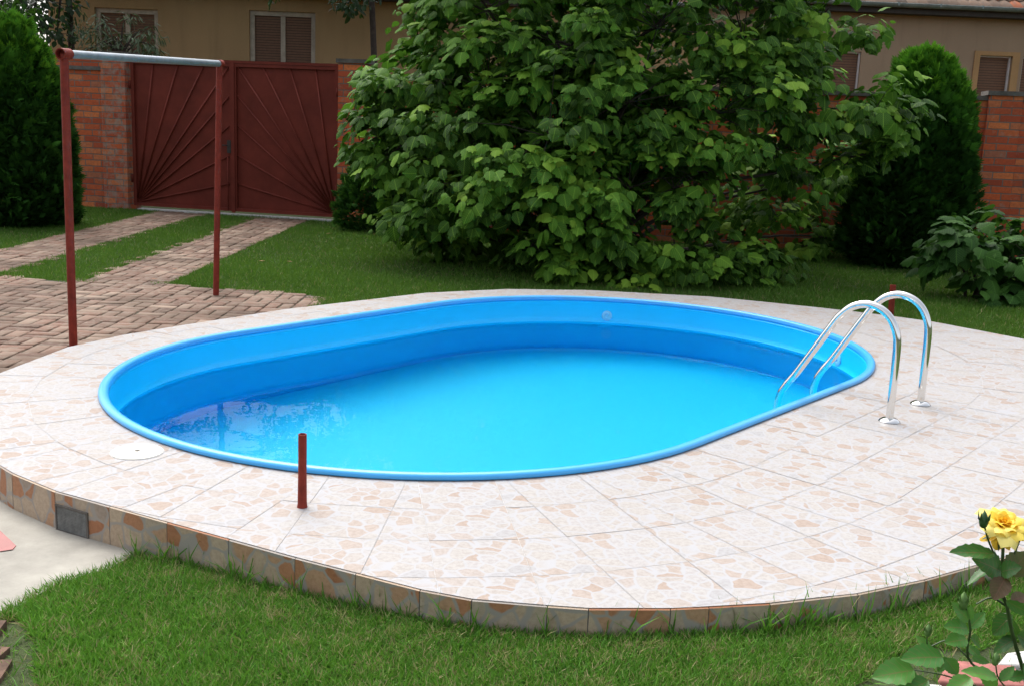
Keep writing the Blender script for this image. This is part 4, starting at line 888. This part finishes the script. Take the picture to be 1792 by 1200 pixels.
def bloom(c, up, R_, parent, nm='flower'):
    mb = MB(); c = np.array(c); up = nrm(np.array(up)); e1 = nrm(np.cross(up, [0, 1, .2])); e2 = np.cross(up, e1); g = 2.39996; K_ = 34
    for k in range(K_):
        f = k/(K_-1); a = k*g; o_ = e1*math.cos(a)+e2*math.sin(a); ln = R_*(.72+.42*f); petal(mb, c+o_*R_*.22*f-up*R_*.1*f, up, o_, ln, R_*(.55+.62*f), .12+1.12*f**1.5, .38-.2*f, float(np.clip(.05+.95*f+rng.normal(0, .07), 0, 1)), .1+.35*f)
    for k in range(5):       # spent outer petals hanging down
        a = k*1.3+2.2; o_ = e1*math.cos(a)+e2*math.sin(a); petal(mb, c+o_*R_*.2, -up*.75+o_*.35, o_, R_*rng.uniform(.75, 1.05), R_*.7, .25, .3, .12, -.15)
    o = mb.build(nm, M_petal, parent, smooth=True)
    mb = MB(); mb.lathe(c-up*R_*.28, [(.002, -.004), (.006, -.002), (.0075, .006), (.006, .012)], 10)
    for k in range(5): a = k*1.257; o_ = e1*math.cos(a)+e2*math.sin(a); q = c-up*R_*.22; mb.mesh([q+o_*.004-up*0, q+o_*.018+np.cross(up, o_)*.004-up*.006, q+o_*.032-up*.016, q+o_*.018-np.cross(up, o_)*.004-up*.006], [(0, 1, 2, 3)])
    mb.build('calyx', M_stem, o, smooth=True); return o
bloom(P_(1753, 928, 1.9), (.05, -.35, 1), .040, rose); bloom(P_(1812, 935, 1.93), (.3, -.1, 1), .030, rose)
def bud(x, y, Y, r, mat, up=(0, 0, 1)):
    mb = MB(); c = P_(x, y, Y); mb.lathe(c, [(r*.3, -r*1.9), (r*.75, -r*1.5), (r, -r*.6), (r*.85, r*.4), (r*.45, r*1.3), (r*.05, r*1.9)], 10)
    for k in range(5): a = k*1.257; d_ = np.array([math.cos(a), math.sin(a), 0]); mb.mesh([c+d_*r*.6+[0, 0, -r], c+d_*r*1.15+np.array([-d_[1], d_[0], 0])*r*.35, c+d_*r*1.35+[0, 0, r*1.9], c+d_*r*1.15-np.array([-d_[1], d_[0], 0])*r*.35], [(0, 1, 2, 3)])
    mb.build('bud', mat, rose, smooth=True)
M_bud = mat_plain('green_bud', (.13, .24, .06, 1), .5, .2, 60); M_budd = mat_plain('dark_bud', (.03, .09, .02, 1), .5, .2, 60)
bud(1722, 908, 1.86, .0085, M_budd); bud(1686, 1050, 1.96, .0095, M_bud); bud(1624, 1102, 2.0, .007, M_bud); bud(1742, 1152, 1.88, .007, M_bud)
# paving under the rose
for k, (pts, z, mat, lab, nm, cat) in enumerate([([(1640,1190),(1660,1152),(1775,1162),(1800,1200)], .045, M_pink, 'pink concrete slab lying on the soil behind the rose', 'garden_slab', 'slab'),
        ([(1745,1160),(1762,1140),(1840,1130),(1850,1165)], .05, M_stone, 'flat white stone beside the pink slab at the right edge', 'edging_stone', 'stone'), ([(1590,1215),(1600,1192),(1650,1196),(1650,1220)], .045, M_stone, 'white stone at the bottom edge in front of the pink slab', 'edging_stone', 'stone')]):
    z += .05; q = [gp(x, y, z) for x, y in pts]; mb = MB(); nq = len(q); mb.mesh([*q]+[np.array([p[0], p[1], .0]) for p in q], [tuple(range(nq))]+[(nq+i, nq+(i+1) % nq, (i+1) % nq, i) for i in range(nq)])
    o = mb.build(nm, mat, loc=(q[0][0], q[0][1], 0)); tag(o, lab, cat); bv = o.modifiers.new('bevel', 'BEVEL'); bv.width = .008; bv.segments = 2

# ------------------------------------------------------------------ grass
def sst(a, b, x): t = np.clip((x-a)/(b-a), 0, 1); return t*t*(3-2*t)
def edge_dist(P, poly):
    P = np.asarray(P, float); best = np.full(len(P), 1e9)
    for i in range(len(poly)):
        a = np.array(poly[i][:2]); b = np.array(poly[(i+1) % len(poly)][:2]); e = b-a; t = np.clip(((P-a)@e)/(e@e), 0, 1); best = np.minimum(best, np.linalg.norm(P-a-e*t[:, None], axis=1))
    return best
def nearh(P):
    "the near lawn lies higher than the concrete and rises a little to the right"
    P = np.asarray(P, float); d = edge_dist(P, conc); ins = inpoly(P, conc); d = np.where(ins, 0, d)
    h = (.022+.05*sst(-1.4, .3, P[:, 0]))*sst(.0, .18, d)*sst(4.9, 4.2, P[:, 1])*sst(1.0, 1.8, P[:, 1])*sst(-3, -1.8, P[:, 0])
    return h+.004*np.sin(P[:, 0]*9)*np.sin(P[:, 1]*11)*(h > .015)
gx, gy = np.arange(-3.2, 5, .04), np.arange(.9, 5, .04); GX, GY = np.meshgrid(gx, gy); Q = np.stack([GX.ravel(), GY.ravel()], 1); Hh = nearh(Q); nxg = len(gx)
V_ = np.c_[Q, Hh+.003]; idx = np.arange(len(Q)).reshape(len(gy), nxg); Fq = np.stack([idx[:-1, :-1], idx[:-1, 1:], idx[1:, 1:], idx[1:, :-1]], -1).reshape(-1, 4)
kk = (Hh[Fq] > .004).any(1) & ~inpoly(Q[Fq].mean(1), grow_(DECK, -.12)); Fq = Fq[kk]; 
o = fast_mesh('lawn_mound', V_, Fq.ravel(), np.arange(len(Fq))*4, M_lawn, smooth=True); tag(o, kind='structure')
BL_V = [(-.045, 0, 0), (.045, 0, 0), (.036, .5, .06), (-.036, .5, .06), (0, 1, .34)]; BL_F = [(0, 1, 2, 3), (3, 2, 4)]
def grass(name, P, h, mat, lean=.45, V=BL_V, Fc=BL_F, patch=1.0, dry=.1):
    n = len(P); z = nearh(P)[:, None] if P[:, 1].max() < 5.2 else np.zeros((n, 1)); pos = np.hstack([P, z]); tip = nrm(np.stack([rng.normal(0, lean, n), rng.normal(0, lean, n), np.ones(n)], 1))
    a = rng.uniform(0, 2*math.pi, n); nor = np.stack([np.cos(a), np.sin(a), np.zeros(n)], 1)
    lf_ = .5+.25*np.sin(P[:, 0]*2.3+1.3*np.sin(P[:, 1]*1.7))+.25*np.sin(P[:, 1]*3.1+P[:, 0]*1.1)
    hf = .5+.5*np.sin(P[:, 0]*17+2*np.sin(P[:, 1]*13))*np.sin(P[:, 1]*19+2*np.sin(P[:, 0]*11))
    R = np.clip(rng.uniform(0, .55, n)+.20*lf_*patch+.16*(hf-.5), 0, .86); dr = rng.random(n) < dry*(.25+5*np.clip(hf-.55, 0, 1)+.8*(1-lf_)); R[dr] = rng.uniform(.93, 1, dr.sum())
    o = leaves_mesh(name, mat, None, pos, tip, nor, h*rng.uniform(.55, 1.25, n)*(.85+.3*lf_), R, V, Fc, smooth=True); tag(o, kind='stuff'); return o
def sample(x0, x1, y0, y1, dens, excl, incl=None):
    n = int((x1-x0)*(y1-y0)*dens); P = np.stack([rng.uniform(x0, x1, n), rng.uniform(y0, y1, n)], 1); k = np.ones(n, bool)
    for e in excl: k &= ~inpoly(P, e)
    if incl is not None: k &= inpoly(P, incl)
    return P[k]
DK = np.array(DECK); CD = DK.mean(0)
def grow(poly, e): c = np.mean(poly, 0); q = np.array(poly)-c; return c+q*(1+e/np.linalg.norm(q, axis=1, keepdims=True))
DKs = grow(DK, .006)
concp = [tuple(p) for p in conc]
nearP = sample(-1.75, 3.1, 2.6, 4.6, 42000, [DKs, grow(concp, -.02)]); nearP = nearP[nearP[:, 1] < 4.6]
rag = .04*np.sin(nearP[:, 0]*9)+.03*np.sin(nearP[:, 1]*14+nearP[:, 0]*21)
inb = inpoly(nearP+rag[:, None], beds[1]) | inpoly(nearP+rag[:, None], beds[2]); nearP = nearP[~inb | (rng.random(len(nearP)) < .05)]
nearP = nearP[(nearP[:, 0] > -1.66) | (nearP[:, 1] < 3.0)]
tag(grass('near_grass', nearP, .041, M_grass, .75, dry=.15), 'ragged mown grass at the foot of the kerb', 'grass')
th_ = nearP[rng.random(len(nearP)) < .22]+rng.normal(0, .01, (0, 2)).sum() if False else nearP[rng.random(len(nearP)) < .22]
tag(grass('dead_thatch', th_, .035, M_grass, 2.2, dry=9.), 'dry thatch between the green blades of the near lawn', 'grass')
# taller tufts along the kerb
tf = []
for i in range(len(DK)):
    a, b = DK[i], DK[(i+1) % len(DK)]
    if max(a[1], b[1]) < 4.8:
        L_ = np.linalg.norm(b-a); d_ = (b-a)/L_; nn = np.array([d_[1], -d_[0]])
        for s_ in np.arange(0, L_, .035):
            if rng.random() < .5: c = a+d_*(s_+rng.uniform(-.02, .02))+nn*rng.uniform(.012, .04); k = rng.integers(2, 12); tf.append(c+rng.normal(0, .006, (k, 2)))
tf = np.concatenate(tf); tf = tf[~inpoly(tf, concp) & ~inpoly(tf, DK)]; tag(grass('edge_grass', tf, .125, M_grass, .38, [(-.025, 0, 0), (.025, 0, 0), (.02, .5, .06), (-.02, .5, .06), (0, 1, .35)], dry=.05), 'taller grass tufts against the kerb', 'grass')
lawnex = [grow(DK, -.01)]+regions+[beds[0]]
PF = np.concatenate([sample(-3.6, 8, 7.0, 11.6, 5200, lawnex), sample(-9, 12, 11.6, 17.9, 3200, lawnex), sample(-9, -3, 10.2, 11.6, 4200, lawnex), sample(3, 9, 4.6, 7.0, 3000, lawnex), sample(3.1, 9, 1.5, 4.6, 4000, lawnex), sample(-8, -3.6, 7, 10.2, 500, lawnex)])
wl = (PF-GP)@np.array([-GD[1], GD[0]]); PF = PF[wl < -.1]
bedP = sample(-2.4, 12, 10.5, 17, 2200, lawnex[:-1], beds[0]); bedP = bedP[((bedP-GP)@np.array([-GD[1], GD[0]])) < -.1]
PF = np.concatenate([PF, bedP]); PF = PF[~inpoly(PF, DK)]
FB_V = [(-.10, 0, 0), (.10, 0, 0), (0, 1, .2)]; FB_F = [(0, 1, 2)]
tag(grass('lawn_grass', PF, .050, M_grassfar, .6, FB_V, FB_F, dry=.04), 'mown lawn between the driveway strips and behind the pool', 'grass')
# grass creeping over the paving edges and into joints
ov = []
for rg in regions:
    rg_ = np.array(rg)
    for i in range(len(rg_)):
        a, b = rg_[i], rg_[(i+1) % len(rg_)]; L_ = np.linalg.norm(b-a); d_ = (b-a)/L_; nn = np.array([-d_[1], d_[0]]); n = int(L_*260); s_ = rng.uniform(0, L_, n); w_ = rng.normal(0, .035, n)*(.6+.7*np.sin(s_*7)**2)
        ov.append(a+d_*s_[:, None]+nn*w_[:, None])
ov = np.concatenate(ov); k = ~inpoly(ov, DK) & (ov[:, 1] > 9.3) & (ov[:, 0] > -9) & (((ov-GP)@np.array([-GD[1], GD[0]])) < -.1)
core = inpoly(ov, [(-5.7, 9), (-5.2, 9), (-5.2, 10.6), (-5.7, 10.6)]) | inpoly(ov, [(-4.0, 9), (-3.5, 9), (-3.5, 10.6), (-4.0, 10.6)])
tag(grass('verge_grass', ov[k & ~core], .045, M_grassfar, .8, FB_V, FB_F, dry=.04), 'grass creeping over the edges of the brick driveway', 'grass')
# fallen leaves on the lawn
M_dead = mat_plain('fallen_leaf', (.30, .13, .06, 1), .8, .3, 30)
for k in range(9):
    p = gp(rng.uniform(250, 900), rng.uniform(410, 500)); 
    if inpoly(np.array([p[:2]]), DK)[0]: continue
    a = rng.uniform(0, 6.28); V = [(np.array([math.cos(a), math.sin(a), 0])*y+np.array([-math.sin(a), math.cos(a), 0])*x+np.array([0, 0, z*.5]))*.07+p+[0, 0, .035] for x, y, z in OVAL_V]
    mb = MB(); mb.mesh(V, OVAL_F); tag(mb.build('fallen_leaf', M_dead, loc=p), 'curled brown leaf fallen on the lawn', 'leaf', 'fallen leaves on the lawn')
